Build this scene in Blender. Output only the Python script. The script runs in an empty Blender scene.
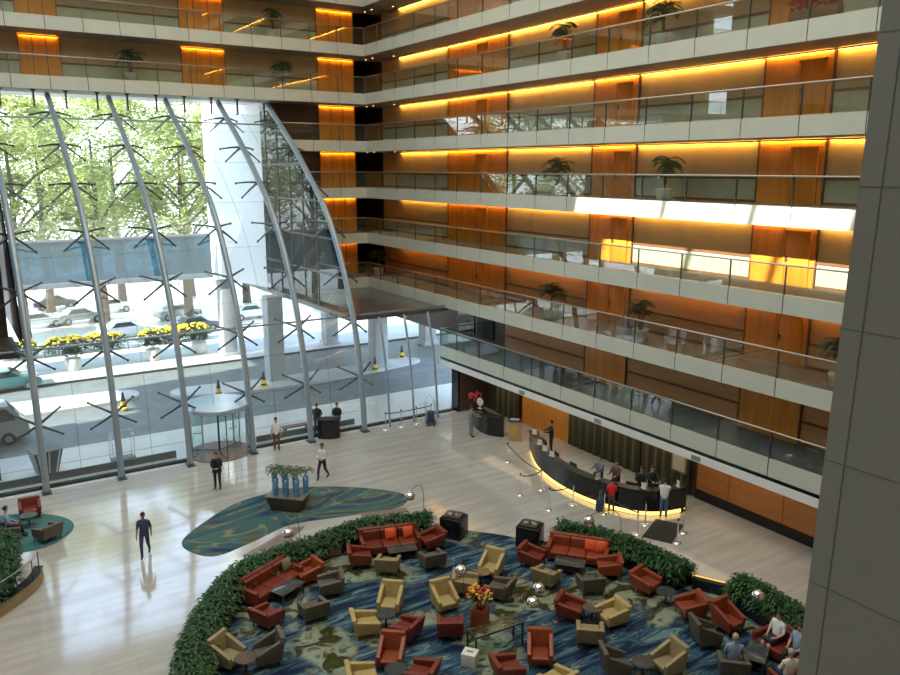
import bpy, bmesh, math, random
from mathutils import Vector, Matrix, noise as mnoise
random.seed(11)
PI=math.pi
C=bpy.context.scene.collection
rnd=random.random
def U(a,b): return random.uniform(a,b)
# ------------------------------------------------------------------ camera
FPX,YAW,PITCH,ROLL,CH=792.05,.5736,.2104,.0017,14.3728
cw=Vector((math.sin(YAW)*math.cos(PITCH),math.cos(YAW)*math.cos(PITCH),-math.sin(PITCH)))
cr=Vector((math.cos(YAW),-math.sin(YAW),0)); cu=cr.cross(cw)
cr,cu=cr*math.cos(ROLL)+cu*math.sin(ROLL),-cr*math.sin(ROLL)+cu*math.cos(ROLL)
gf=Vector((math.sin(YAW),math.cos(YAW),0)); gr=Vector((math.cos(YAW),-math.sin(YAW),0))
def G(px,py,z=0.0):
    d=cw+(px-450)/FPX*cr-(py-337.5)/FPX*cu
    p=Vector((0,0,CH))+d*((z-CH)/d.z)
    return Vector((p.x,p.y,z))
def face(a):            # rotation so that local +Y looks along view-relative bearing a (0 right, 90 away)
    d=gr*math.cos(math.radians(a))+gf*math.sin(math.radians(a))
    return math.atan2(d.y,d.x)-PI/2
cam=bpy.data.cameras.new('camera'); co=bpy.data.objects.new('camera',cam); C.objects.link(co)
cam.sensor_width=36; cam.lens=FPX*36/900; cam.clip_end=400; cam.clip_start=.05
co.matrix_world=Matrix(((cr.x,cu.x,-cw.x,0),(cr.y,cu.y,-cw.y,0),(cr.z,cu.z,-cw.z,CH),(0,0,0,1)))
bpy.context.scene.camera=co
# ------------------------------------------------------------------ materials
def newmat(n):
    m=bpy.data.materials.new(n); m.use_nodes=True; nt=m.node_tree; nt.nodes.clear()
    o=nt.nodes.new('ShaderNodeOutputMaterial'); return m,nt,o
def L(nt,a,b): nt.links.new(a,b)
def pm(n,col,rough=.6,metal=0,var=.12,scale=6,spec=.5,bump=0,stretch=None,trans=0,coat=0):
    m,nt,o=newmat(n); b=nt.nodes.new('ShaderNodeBsdfPrincipled'); L(nt,b.outputs[0],o.inputs[0])
    tc=nt.nodes.new('ShaderNodeTexCoord'); ns=nt.nodes.new('ShaderNodeTexNoise'); ns.inputs['Scale'].default_value=scale; ns.inputs['Detail'].default_value=4
    src=tc.outputs['Object']
    if stretch:
        mp=nt.nodes.new('ShaderNodeMapping'); mp.inputs['Scale'].default_value=stretch; L(nt,src,mp.inputs[0]); src=mp.outputs[0]
    L(nt,src,ns.inputs['Vector'])
    r=nt.nodes.new('ShaderNodeValToRGB'); r.color_ramp.elements[0].position=.3; r.color_ramp.elements[1].position=.7
    r.color_ramp.elements[0].color=[c*(1-var) for c in col]+[1]; r.color_ramp.elements[1].color=[min(1,c*(1+var)) for c in col]+[1]
    L(nt,ns.outputs[0],r.inputs[0]); L(nt,r.outputs[0],b.inputs['Base Color'])
    b.inputs['Roughness'].default_value=rough; b.inputs['Metallic'].default_value=metal; b.inputs['Specular IOR Level'].default_value=spec
    b.inputs['Coat Weight'].default_value=coat
    if bump:
        bp=nt.nodes.new('ShaderNodeBump'); bp.inputs['Strength'].default_value=bump; bp.inputs['Distance'].default_value=.02; L(nt,ns.outputs[0],bp.inputs['Height']); L(nt,bp.outputs[0],b.inputs['Normal'])
    if trans:
        t=nt.nodes.new('ShaderNodeBsdfTranslucent'); L(nt,r.outputs[0],t.inputs[0]); mx=nt.nodes.new('ShaderNodeMixShader'); mx.inputs[0].default_value=trans
        L(nt,b.outputs[0],mx.inputs[1]); L(nt,t.outputs[0],mx.inputs[2]); L(nt,mx.outputs[0],o.inputs[0])
    return m
def ramp_mat(n,stops,scale=1,detail=4,distort=0,rough=.8,kind='noise',stretch=None,spec=.3):
    m,nt,o=newmat(n); b=nt.nodes.new('ShaderNodeBsdfPrincipled'); L(nt,b.outputs[0],o.inputs[0])
    tc=nt.nodes.new('ShaderNodeTexCoord'); mp=nt.nodes.new('ShaderNodeMapping'); L(nt,tc.outputs['Object'],mp.inputs[0])
    if stretch: mp.inputs['Scale'].default_value=stretch
    if kind=='noise':
        t=nt.nodes.new('ShaderNodeTexNoise'); t.inputs['Scale'].default_value=scale; t.inputs['Detail'].default_value=detail; t.inputs['Distortion'].default_value=distort
    else:
        t=nt.nodes.new('ShaderNodeTexWave'); t.inputs['Scale'].default_value=scale; t.inputs['Distortion'].default_value=distort; t.inputs['Detail'].default_value=detail; t.inputs['Detail Scale'].default_value=.6
    L(nt,mp.outputs[0],t.inputs['Vector'])
    r=nt.nodes.new('ShaderNodeValToRGB'); e=r.color_ramp.elements
    while len(e)<len(stops): e.new(.5)
    for i,(p,c) in enumerate(stops): e[i].position=p; e[i].color=list(c)+[1]
    L(nt,t.outputs[0],r.inputs[0]); L(nt,r.outputs[0],b.inputs['Base Color']); b.inputs['Roughness'].default_value=rough; b.inputs['Specular IOR Level'].default_value=spec
    return m
def glassmat(n,tint=(.9,.95,.95),base=.06,rough=.0,top=.9,dif=None,difw=0):
    m,nt,o=newmat(n); lw=nt.nodes.new('ShaderNodeLayerWeight'); lw.inputs[0].default_value=.5
    p=nt.nodes.new('ShaderNodeMath'); p.operation='POWER'; p.inputs[1].default_value=4; L(nt,lw.outputs['Facing'],p.inputs[0])
    a=nt.nodes.new('ShaderNodeMath'); a.operation='MULTIPLY_ADD'; a.inputs[1].default_value=top; a.inputs[2].default_value=base; a.use_clamp=True; L(nt,p.outputs[0],a.inputs[0])
    t=nt.nodes.new('ShaderNodeBsdfTransparent'); t.inputs[0].default_value=(*tint,1)
    g=nt.nodes.new('ShaderNodeBsdfGlossy'); g.inputs['Roughness'].default_value=rough; g.inputs[0].default_value=(1,1,1,1)
    mx=nt.nodes.new('ShaderNodeMixShader'); L(nt,a.outputs[0],mx.inputs[0]); L(nt,t.outputs[0],mx.inputs[1]); L(nt,g.outputs[0],mx.inputs[2])
    out=mx.outputs[0]
    if dif:
        d=nt.nodes.new('ShaderNodeBsdfDiffuse'); d.inputs[0].default_value=(*dif,1); m2=nt.nodes.new('ShaderNodeMixShader'); m2.inputs[0].default_value=difw
        L(nt,out,m2.inputs[1]); L(nt,d.outputs[0],m2.inputs[2]); out=m2.outputs[0]
    L(nt,out,o.inputs[0]); return m
def emit(n,col,s):
    m,nt,o=newmat(n); e=nt.nodes.new('ShaderNodeEmission'); e.inputs[0].default_value=(*col,1); e.inputs[1].default_value=s; L(nt,e.outputs[0],o.inputs[0]); return m
M={}
# polished marble with slab joints
def marble(n):
    m,nt,o=newmat(n); b=nt.nodes.new('ShaderNodeBsdfPrincipled'); L(nt,b.outputs[0],o.inputs[0])
    tc=nt.nodes.new('ShaderNodeTexCoord'); mp=nt.nodes.new('ShaderNodeMapping'); mp.inputs['Rotation'].default_value=(0,0,.0); mp.inputs['Scale'].default_value=(.25,2.2,1); L(nt,tc.outputs['Object'],mp.inputs[0])
    ns=nt.nodes.new('ShaderNodeTexNoise'); ns.inputs['Scale'].default_value=1.2; ns.inputs['Detail'].default_value=5; L(nt,mp.outputs[0],ns.inputs['Vector'])
    r=nt.nodes.new('ShaderNodeValToRGB'); r.color_ramp.elements[0].position=.3; r.color_ramp.elements[1].position=.72
    r.color_ramp.elements[0].color=(.40,.38,.34,1); r.color_ramp.elements[1].color=(.53,.51,.465,1); L(nt,ns.outputs[0],r.inputs[0])
    bk=nt.nodes.new('ShaderNodeTexBrick'); bk.inputs['Scale'].default_value=1; bk.inputs['Mortar Size'].default_value=.008; bk.inputs['Brick Width'].default_value=2.4; bk.inputs['Row Height'].default_value=1.2
    bk.inputs['Color1'].default_value=(1,1,1,1); bk.inputs['Color2'].default_value=(.955,.955,.955,1); bk.inputs['Mortar'].default_value=(.86,.85,.82,1); L(nt,tc.outputs['Object'],bk.inputs['Vector'])
    mx=nt.nodes.new('ShaderNodeMixRGB'); mx.blend_type='MULTIPLY'; mx.inputs[0].default_value=1; L(nt,r.outputs[0],mx.inputs[1]); L(nt,bk.outputs[0],mx.inputs[2]); L(nt,mx.outputs[0],b.inputs['Base Color'])
    b.inputs['Roughness'].default_value=.09; b.inputs['IOR'].default_value=1.9; b.inputs['Specular IOR Level'].default_value=.6
    return m
M['marble']=marble('marble')
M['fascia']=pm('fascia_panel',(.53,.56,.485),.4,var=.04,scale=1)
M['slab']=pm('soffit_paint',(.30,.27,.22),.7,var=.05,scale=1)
M['corridor']=pm('corridor_carpet',(.15,.155,.16),.75,var=.2,scale=8)
M['warmlow']=pm('warm_low_panel',(.56,.29,.115),.5,var=.12,scale=1.2,stretch=(.5,.5,3))
M['joint']=pm('joint',(.12,.12,.11),.7,var=.05)
M['beige']=pm('beige_wallcover',(.47,.37,.22),.7,var=.08,scale=1.5,stretch=(1,1,.3))
M['dado']=pm('dado_wallcover',(.50,.50,.36),.6,var=.06,scale=2)
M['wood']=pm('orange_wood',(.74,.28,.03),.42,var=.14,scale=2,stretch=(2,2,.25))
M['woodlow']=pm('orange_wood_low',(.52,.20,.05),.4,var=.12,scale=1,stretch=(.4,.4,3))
M['brown']=pm('brown_trim',(.20,.09,.04),.45,var=.15,scale=3)
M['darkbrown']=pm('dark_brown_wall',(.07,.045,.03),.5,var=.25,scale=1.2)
M['recess']=pm('recess_wall_shade',(.03,.018,.012),.7,var=.2)  # darker copy of the dark brown, recess shade put into the colour
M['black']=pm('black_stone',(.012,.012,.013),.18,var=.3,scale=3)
M['blackm']=pm('black_matte',(.018,.018,.018),.6,var=.2)
M['chrome']=pm('chrome',(.85,.86,.88),.12,1,var=.02)
M['steel']=pm('blue_grey_steel',(.30,.37,.43),.38,.3,var=.06,scale=2)
M['darksteel']=pm('dark_steel',(.09,.10,.10),.35,.6,var=.1)
M['rail']=pm('handrail_steel',(.42,.42,.39),.3,.7,var=.05)
M['railglass']=glassmat('balustrade_glass',(.86,.90,.86),.07,top=.85)
M['glass']=glassmat('facade_glass',(.90,.96,.97),.05,top=.8,dif=(.75,.82,.85),difw=.07)  # pale diffuse share puts a hazy veil into the glass
M['darkglass']=glassmat('dark_reflective_glass',(.10,.12,.11),.13,top=.3,dif=(.035,.04,.035),difw=.45)
M['blueglass']=glassmat('blue_screen_glass',(.35,.6,.72),.05,top=.25,dif=(.05,.16,.24),difw=.68)
M['aqua']=glassmat('aqua_glass',(.55,.82,.95),.15,top=.8,dif=(.15,.5,.8),difw=.25)
M['clear']=glassmat('clear_glass',(.85,.95,.93),.1,top=.8)
M['cove']=emit('cove_lamp',(1,.47,.07),42)
M['spot']=emit('downlight',(1,.5,.2),5)
M['deskglow']=emit('desk_light',(1,.66,.16),2.6)
M['lowglow']=emit('planter_light',(1,.5,.1),1.6)
M['white']=pm('white_paint',(.75,.76,.75),.5,var=.03)
M['column']=pm('column_cladding',(.205,.205,.18),.45,var=.05,scale=.7)
M['asphalt']=pm('asphalt',(.17,.19,.19),.6,var=.15,scale=1)
M['paving']=ramp_mat('light_paving',[(.3,(.50,.51,.50)),(.7,(.62,.62,.60))],.5,rough=.7)
M['plaza']=ramp_mat('plaza_stone',[(.3,(.60,.60,.57)),(.7,(.72,.72,.68))],.4,rough=.35,spec=.5)
M['extcol']=pm('exterior_column_stone',(.40,.42,.43),.6,var=.1,scale=1.5)
M['leafA']=pm('tree_leaf',(.46,.50,.17),.55,var=.45,scale=.5,trans=.4)
M['leafB']=pm('fern_leaf',(.021,.078,.014),.5,var=.5,scale=5,trans=.15)
M['leafC']=pm('palm_leaf',(.03,.06,.018),.5,var=.4,scale=5,trans=.1)
M['bark']=pm('bark',(.12,.09,.06),.9,var=.4,scale=4)
M['yellowfl']=pm('yellow_blossom',(.85,.60,.04),.6,var=.2)
M['redfl']=pm('red_blossom',(.6,.05,.07),.6,var=.3)
M['orangefl']=pm('orange_blossom',(.85,.30,.03),.6,var=.3)
M['soil']=pm('soil',(.05,.035,.02),.9,var=.3)
M['pot']=pm('grey_pot',(.58,.59,.55),.5,var=.1)
M['red']=pm('rust_red_leather',(.17,.028,.015),.42,var=.2,scale=3)
M['orangeL']=pm('burnt_orange_leather',(.25,.05,.017),.42,var=.2,scale=3)
M['yellow']=pm('cream_yellow_leather',(.42,.31,.12),.5,var=.12,scale=3)
M['taupe']=pm('taupe_leather',(.105,.085,.062),.5,var=.15,scale=3)
M['tan']=pm('tan_leather',(.29,.225,.115),.5,var=.12,scale=3)
M['ccush']=pm('orange_red_fabric',(.75,.11,.03),.7,var=.1)
M['gcush']=pm('grey_fabric',(.20,.18,.14),.8,var=.1)
M['legw']=pm('dark_leg_wood',(.03,.018,.012),.4,var=.2)
M['table']=pm('dark_table_top',(.05,.06,.06),.12,var=.2,spec=.8)
M['ivory']=pm('ivory_paper',(.7,.68,.6),.6,var=.05)
M['curtain']=ramp_mat('green_brown_curtain',[(.25,(.10,.09,.05)),(.5,(.15,.14,.085)),(.8,(.20,.18,.11))],1.6,2,1.2,rough=.8,kind='wave',stretch=(1,1,.02))
M['oak']=pm('light_oak',(.46,.29,.10),.45,var=.12,scale=3,stretch=(3,3,.4))
M['stonebrown']=pm('brown_stone',(.20,.16,.12),.35,var=.15,scale=1.4)
M['skin']=pm('skin_light',(.52,.30,.20),.55,var=.05); M['skin2']=pm('skin_tan',(.32,.17,.10),.55,var=.05)
M['hairD']=pm('dark_hair',(.02,.014,.01),.6,var=.3); M['hairG']=pm('grey_hair',(.35,.33,.30),.6,var=.2)
M['suit']=pm('dark_suit',(.018,.018,.024),.7,var=.2); M['shirtW']=pm('white_shirt',(.72,.73,.74),.7,var=.05)
M['navy']=pm('navy_cloth',(.03,.05,.12),.7,var=.15); M['jeans']=pm('denim',(.10,.16,.28),.8,var=.2)
M['greyc']=pm('grey_cloth',(.17,.18,.20),.8,var=.1); M['redc']=pm('red_cloth',(.65,.02,.03),.7,var=.1)
M['bluec']=pm('pale_blue_cloth',(.25,.33,.47),.7,var=.15); M['brownc']=pm('brown_cloth',(.12,.06,.04),.7,var=.15)
M['carW']=pm('white_car_paint',(.75,.77,.78),.2,var=.02,coat=.5); M['carT']=pm('teal_car_paint',(.10,.33,.34),.2,.2,var=.05,coat=.5)
M['carR']=pm('red_car_paint',(.30,.03,.04),.2,.1,var=.05,coat=.5); M['carS']=pm('silver_car_paint',(.42,.45,.47),.25,.5,var=.05)
M['carG']=pm('dark_grey_car_paint',(.12,.13,.14),.25,.3,var=.05)
M['tyre']=pm('tyre',(.02,.02,.02),.8,var=.2); M['carglass']=pm('car_window',(.02,.03,.035),.08,var=.1,spec=.8)
M['sign']=pm('yellow_plastic',(.85,.62,.03),.5,var=.05)
def carpetmat():
    m,nt,o=newmat('lounge_carpet'); b=nt.nodes.new('ShaderNodeBsdfPrincipled'); L(nt,b.outputs[0],o.inputs[0]); b.inputs['Roughness'].default_value=.9; b.inputs['Specular IOR Level'].default_value=.1
    tc=nt.nodes.new('ShaderNodeTexCoord')
    def nz(sc,st,rot,dist,det=5):
        mp=nt.nodes.new('ShaderNodeMapping'); mp.inputs['Scale'].default_value=st; mp.inputs['Rotation'].default_value=(0,0,rot); L(nt,tc.outputs['Object'],mp.inputs[0])
        t=nt.nodes.new('ShaderNodeTexNoise'); t.inputs['Scale'].default_value=sc; t.inputs['Detail'].default_value=det; t.inputs['Distortion'].default_value=dist; L(nt,mp.outputs[0],t.inputs['Vector']); return t.outputs[0]
    def rp(src,stops):
        r=nt.nodes.new('ShaderNodeValToRGB'); e=r.color_ramp.elements
        while len(e)<len(stops): e.new(.5)
        for i,(p,c) in enumerate(stops): e[i].position=p; e[i].color=list(c)+[1]
        L(nt,src,r.inputs[0]); return r.outputs[0]
    A=rp(nz(1.25,(.45,2.4,1),.55,.9,6),[(.30,(.008,.012,.03)),(.44,(.015,.03,.065)),(.50,(.05,.11,.15)),(.55,(.018,.04,.075)),(.60,(.16,.25,.25)),(.66,(.03,.06,.10)),(.8,(.01,.02,.05))])
    B=rp(nz(1.05,(1,1.2,1),0,1.3,4),[(.30,(.05,.06,.015)),(.40,(.03,.028,.012)),(.45,(.08,.075,.025)),(.49,(.20,.21,.14)),(.60,(.26,.30,.22)),(.64,(.10,.14,.11)),(.70,(.04,.035,.015))])
    K=rp(nz(.30,(1,1,1),0,.6,3),[(.51,(0,0,0)),(.56,(1,1,1))])
    mx=nt.nodes.new('ShaderNodeMixRGB'); L(nt,K,mx.inputs[0]); L(nt,A,mx.inputs[1]); L(nt,B,mx.inputs[2]); L(nt,mx.outputs[0],b.inputs['Base Color']); return m
M['loungecarpet']=carpetmat()
M['beancarpet']=ramp_mat('teal_carpet',[(.30,(.025,.04,.10)),(.36,(.04,.09,.11)),(.44,(.055,.125,.125)),(.50,(.05,.11,.11)),(.52,(.24,.22,.12)),(.545,(.06,.13,.12)),(.58,(.07,.14,.13)),(.61,(.11,.09,.04)),(.65,(.03,.05,.11)),(.7,(.05,.11,.12))],.26,2,2.6,rough=.9,spec=.1,stretch=(.8,1.7,1))
M['roundcarpet']=ramp_mat('small_teal_carpet',[(.3,(.04,.12,.14)),(.5,(.07,.19,.19)),(.7,(.10,.16,.13))],.9,3,1,rough=.9,spec=.1)
M['discm']=pm('disc_metal',(.50,.58,.66),.25,.5,var=.04)
M['ledge']=pm('glossy_ledge',(.11,.12,.125),.22,var=.2,scale=.8,spec=.8)
# ------------------------------------------------------------------ geometry helpers
class MB:
    def __init__(s): s.v=[];s.f=[];s.m=[];s.cur=0
    def quad(s,*p):
        n=len(s.v); s.v+=[tuple(q) for q in p]; s.f.append(tuple(range(n,n+len(p)))); s.m.append(s.cur); return s
    def raw(s,vs,fs):
        n=len(s.v); s.v+=[tuple(q) for q in vs]; s.f+=[tuple(i+n for i in f) for f in fs]; s.m+=[s.cur]*len(fs); return s
    def box(s,x0,x1,y0,y1,z0,z1,mat=None):
        vs=[Vector((x,y,z)) for z in (z0,z1) for y in (y0,y1) for x in (x0,x1)]
        if mat is not None: vs=[mat@v for v in vs]
        return s.raw(vs,[(0,2,3,1),(4,5,7,6),(0,1,5,4),(2,6,7,3),(0,4,6,2),(1,3,7,5)])
    def bar(s,a,b,w,h=None,up=(0,0,1)):
        a=Vector(a);b=Vector(b);h=h or w;d=(b-a); 
        if d.length<1e-6: return s
        d.normalize(); u=Vector(up)
        if abs(d.dot(u))>.98: u=Vector((1,0,0))
        r=d.cross(u).normalized(); u=r.cross(d)
        vs=[p+r*(i*w/2)+u*(j*h/2) for p in (a,b) for i,j in ((-1,-1),(1,-1),(1,1),(-1,1))]
        return s.raw(vs,[(3,2,1,0),(4,5,6,7),(0,1,5,4),(1,2,6,5),(2,3,7,6),(3,0,4,7)])
    def tube(s,pts,r,n=8,cap=True):
        pts=[Vector(p) for p in pts]; rs=r if isinstance(r,(list,tuple)) else [r]*len(pts); vs=[];fs=[]
        prev=None
        for i,p in enumerate(pts):
            d=(pts[min(i+1,len(pts)-1)]-pts[max(i-1,0)]).normalized()
            u=Vector((0,0,1)) if abs(d.z)<.95 else Vector((1,0,0))
            if prev is not None:
                u=prev-d*prev.dot(d)
                if u.length<1e-4: u=Vector((1,0,0))
            a=d.cross(u).normalized() if prev is None else None
            if prev is None: a=d.cross(u).normalized(); prev=a
            else: a=u.normalized(); prev=a
            b=d.cross(a)
            for k in range(n):
                t=2*PI*k/n; vs.append(p+(a*math.cos(t)+b*math.sin(t))*rs[i])
        for i in range(len(pts)-1):
            for k in range(n): k2=(k+1)%n; fs.append((i*n+k,i*n+k2,(i+1)*n+k2,(i+1)*n+k))
        if cap: fs.append(tuple(range(n-1,-1,-1))); fs.append(tuple(range((len(pts)-1)*n,len(pts)*n)))
        return s.raw(vs,fs)
    def lathe(s,prof,n=20,c=(0,0,0)):
        c=Vector(c);vs=[];fs=[]
        for r,z in prof:
            for k in range(n): t=2*PI*k/n; vs.append(c+Vector((max(r,1e-4)*math.cos(t),max(r,1e-4)*math.sin(t),z)))
        for i in range(len(prof)-1):
            for k in range(n): k2=(k+1)%n; fs.append((i*n+k,i*n+k2,(i+1)*n+k2,(i+1)*n+k))
        fs.append(tuple(range(n-1,-1,-1))); fs.append(tuple(range((len(prof)-1)*n,len(prof)*n)))
        return s.raw(vs,fs)
    def prism(s,poly,z0,z1):
        n=len(poly); vs=[(p[0],p[1],z0) for p in poly]+[(p[0],p[1],z1) for p in poly]
        return s.raw(vs,[tuple(range(n-1,-1,-1)),tuple(range(n,2*n))]+[(i,(i+1)%n,(i+1)%n+n,i+n) for i in range(n)])
    def ball(s,c,r,n=12,sz=(1,1,1)):
        c=Vector(c);k=n//2; prof=[(r*math.sin(PI*i/k),-r*math.cos(PI*i/k)) for i in range(k+1)]
        st=len(s.v); s.lathe(prof,n)
        for i in range(st,len(s.v)):
            v=s.v[i]; s.v[i]=(v[0]*sz[0]+c.x,v[1]*sz[1]+c.y,v[2]*sz[2]+c.z)
        return s
    def build(s,name,mats,parent=None,smooth=False,bevel=0,loc=None,rz=0,seg=2):
        me=bpy.data.meshes.new(name); me.from_pydata(s.v,[],s.f)
        if not isinstance(mats,(list,tuple)): mats=[mats]
        for m in mats: me.materials.append(m)
        for p,mi in zip(me.polygons,s.m): p.material_index=mi; p.use_smooth=smooth
        me.update()
        bm=bmesh.new(); bm.from_mesh(me); bmesh.ops.recalc_face_normals(bm,faces=bm.faces)
        if bevel:
            bmesh.ops.remove_doubles(bm,verts=bm.verts,dist=1e-4)
            bmesh.ops.bevel(bm,geom=list(bm.edges),offset=bevel,segments=seg,profile=.6,affect='EDGES',clamp_overlap=True)
            for f in bm.faces: f.smooth=True
        bm.to_mesh(me); bm.free()
        o=bpy.data.objects.new(name,me); C.objects.link(o)
        if parent: o.parent=parent
        if loc is not None: o.location=loc
        o.rotation_euler.z=rz
        return o
def tag(o,label=None,cat=None,group=None,kind=None):
    if label: o['label']=label
    if cat: o['category']=cat
    if group: o['group']=group
    if kind: o['kind']=kind
    return o
def thing(name,label,cat,loc=(0,0,0),rz=0,group=None):
    o=bpy.data.objects.new(name,None); C.objects.link(o); o.location=loc; o.rotation_euler.z=rz; o.empty_display_size=.2
    return tag(o,label,cat,group)
def S(o): o['kind']='structure'; return o
kidmap={}
def kids(o): return [c for c in bpy.data.objects if c.parent==o]
def dup(o,loc,rz,label=None,group=None,swap=None):
    def cp(a,par):
        b=a.copy(); C.objects.link(b); b.parent=par
        if swap and a.type=='MESH' and any(m in swap for m in a.data.materials):
            key=(a.data.name,tuple(sorted((k.name,v.name) for k,v in swap.items())))
            if key not in kidmap:
                d=a.data.copy()
                for i,m in enumerate(d.materials):
                    if m in swap: d.materials[i]=swap[m]
                kidmap[key]=d
            b.data=kidmap[key]
        for k in KIDS.get(a.name,[]): cp(k,b)
        return b
    r=cp(o,None); r.location=loc; r.rotation_euler.z=rz
    if label: r['label']=label
    if group: r['group']=group
    return r
KIDS={}
def reg(o):
    KIDS[o.name]=kids(o)
    for k in KIDS[o.name]: reg(k)
    return o
def cr_spline(P,n=8,closed=False):
    P=[Vector(p) for p in P]; out=[]; N=len(P); rng=range(N if closed else N-1)
    for i in rng:
        if closed: a,b,c,d=P[(i-1)%N],P[i],P[(i+1)%N],P[(i+2)%N]
        else: a,b,c,d=P[max(i-1,0)],P[i],P[i+1],P[min(i+2,N-1)]
        for k in range(n):
            t=k/n; out.append(.5*((2*b)+(c-a)*t+(2*a-5*b+4*c-d)*t*t+(3*b-a-3*c+d)*t**3))
    if not closed: out.append(P[-1])
    return out
# ------------------------------------------------------------------ dimensions
W=25.27; CY=49.75; RW=27.6; BW=52.0
F=[3.77+3.1*k for k in range(9)]; FH=.70; RH=1.05; Y0=6.0
BX0=-12.0
# ------------------------------------------------------------------ setting: floor, ground
S(MB().box(-22,27.35,-8,38.25,-.3,0).build('floor',M['marble']))
S(MB().box(-30,60,38.25,44.0,-.3,-.01).build('plaza',M['plaza']))
S(MB().box(-60,90,44.0,58.2,-.3,-.05).build('road',M['asphalt']))
S(MB().box(-60,90,58.2,66.5,-.3,.08).build('sidewalk',M['paving']))
S(MB().box(-80,160,66.5,71,-.3,-.04).build('verge',M['paving']))
S(MB().box(-90,260,71,240,-.3,-.05).build('street_ground',M['plaza']))
S(MB().box(-60,90,58.05,58.2,-.2,.1).build('kerb',M['darksteel']))
# islands
def island(poly,label):
    MB_=MB(); pts=cr_spline([Vector((a,b,0)) for a,b in poly],5,True); MB_.prism(pts,-.05,.14); o=MB_.build('traffic_island',M['paving'])
    tag(o,kind='structure')
island([(1.5,51.3),(4.2,51.0),(8.9,51.3),(9.9,52.6),(8.9,53.7),(4,54.2),(1.5,54)],'')
island([(11.6,51.2),(13,49.8),(19,48.8),(28,49.8),(30,50.8),(28,51.8),(19,51.4),(13,52.2)],'')
# ------------------------------------------------------------------ right wing
bays_r=[(51.6,42.9,'b'),(42.9,36.7,'w'),(36.7,29.8,'b'),(29.8,26.8,'w'),(26.8,20.3,'b'),(20.3,17.4,'w'),(17.4,10.9,'b'),(10.9,Y0,'w')]
dn=[0]
def wall_bay_x(y1,y0,kind,z0,z1,k):
    b=MB()
    if kind=='b':
        b.cur=0; b.box(RW,RW+.25,y0,y1,z0+.95,z1); b.cur=1; b.box(RW,RW+.25,y0,y1,z0,z0+.9); b.cur=2; b.box(RW-.04,RW+.25,y0,y1,z0+.9,z0+1.0); b.box(RW-.02,RW+.2,y0,y1,z0,z0+.1)
        b.build('wall_panel',[M['beige'] if k>1 else M['warmlow'],M['dado'] if k>1 else M['warmlow'],M['brown']])['kind']='structure'
    else:
        b.box(RW-.06,RW+.25,y0,y1,z0,z1); b.cur=1
        for yy in (y0+.03,y1-.03): b.box(RW-.09,RW,yy-.03,yy+.03,z0,z1)
        n=max(2,round((y1-y0)/1.5))
        for i in range(1,n): yy=y0+(y1-y0)*i/n; b.box(RW-.065,RW,yy-.006,yy+.006,z0,z1)
        b.build('wood_wall_panel',[M['wood'],M['brown']])['kind']='structure'
        if k>=1:
          dn[0]+=1; yc=(y0+y1)/2-.62
          d=S(MB().box(RW-.1,RW-.05,yc-.48,yc+.48,z0,z0+2.05).build('door_%d'%dn[0],M['wood'],bevel=.008,seg=1))
          fr=MB()
          for a in (-.52,.52): fr.box(RW-.12,RW-.05,yc+a-.035,yc+a+.035,z0,z0+2.12)
          fr.box(RW-.12,RW-.05,yc-.55,yc+.55,z0+2.06,z0+2.13); fr.build('door_frame',M['wood'],d)
          MB().tube([(RW-.1,yc+.38,z0+1.0),(RW-.16,yc+.38,z0+1.0),(RW-.16,yc+.26,z0+1.0)],.014,6).build('door_handle',M['rail'],d)
          MB().box(RW-.14,RW-.1,yc+.36,yc+.44,z0+.9,z0+1.12).build('lock_plate',M['darksteel'],d)
for k in range(9):
    z=F[k]; ze=40.25 if k==0 else CY
    b=MB(); b.box(W+.08,RW+.5,Y0,ze if k==0 else BW,z-FH,z-.03); 
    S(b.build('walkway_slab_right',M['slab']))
    S(MB().box(W+.08,RW,Y0,ze if k==0 else BW,z-.03,z).build('walkway_floor_right',M['corridor']))
    # fascia panels
    b=MB(); y=47.9; ys=[CY] if k else [40.25]
    while y>Y0:
        if y<ys[-1]-.3: ys.append(y)
        y-=2.37
    ys.append(Y0)
    for a,c in zip(ys,ys[1:]): b.cur=0; b.box(W-.02,W+.08,c+.02,a-.02,z-FH,z)
    b.cur=1; b.box(W,W+.07,Y0,ys[0]-.02,z-FH+.01,z-.01)
    S(b.build('fascia_right',[M['fascia'],M['joint']]))
    z1=z+3.1-FH
    for (y1,y0,kd) in bays_r:
        if k==0 and y1>40: kd='d'
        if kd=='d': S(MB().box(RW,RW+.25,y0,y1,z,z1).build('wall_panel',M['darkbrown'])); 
        else: wall_bay_x(y1,y0,kd,z,z1,k)
    # cove strip
    cv=thing('cove_light','warm cove light strip along the right wing corridor, %s level up'%['first','second','third','fourth','fifth','sixth','seventh','eighth','ninth'][k],'cove light',(RW-.14,0,z1-.03),group='cove lights of the right wing')
    if k>=1:
        for (y1,y0,kd) in bays_r:
            if y1>50: y1=49.0
            MB().box(.0,.05,y0+.1,y1-.1,-.05,0).build('light_strip',M['cove'],cv)
        MB().box(-.03,0,Y0,50.5,-.05,.02).build('cove_profile',M['brown'],cv)
    else:
        MB().box(-.03,0,Y0,36.5,-.05,.02).build('cove_profile',M['brown'],cv)
ordn=['first','second','third','fourth','fifth','sixth','seventh','eighth','ninth']
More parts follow.
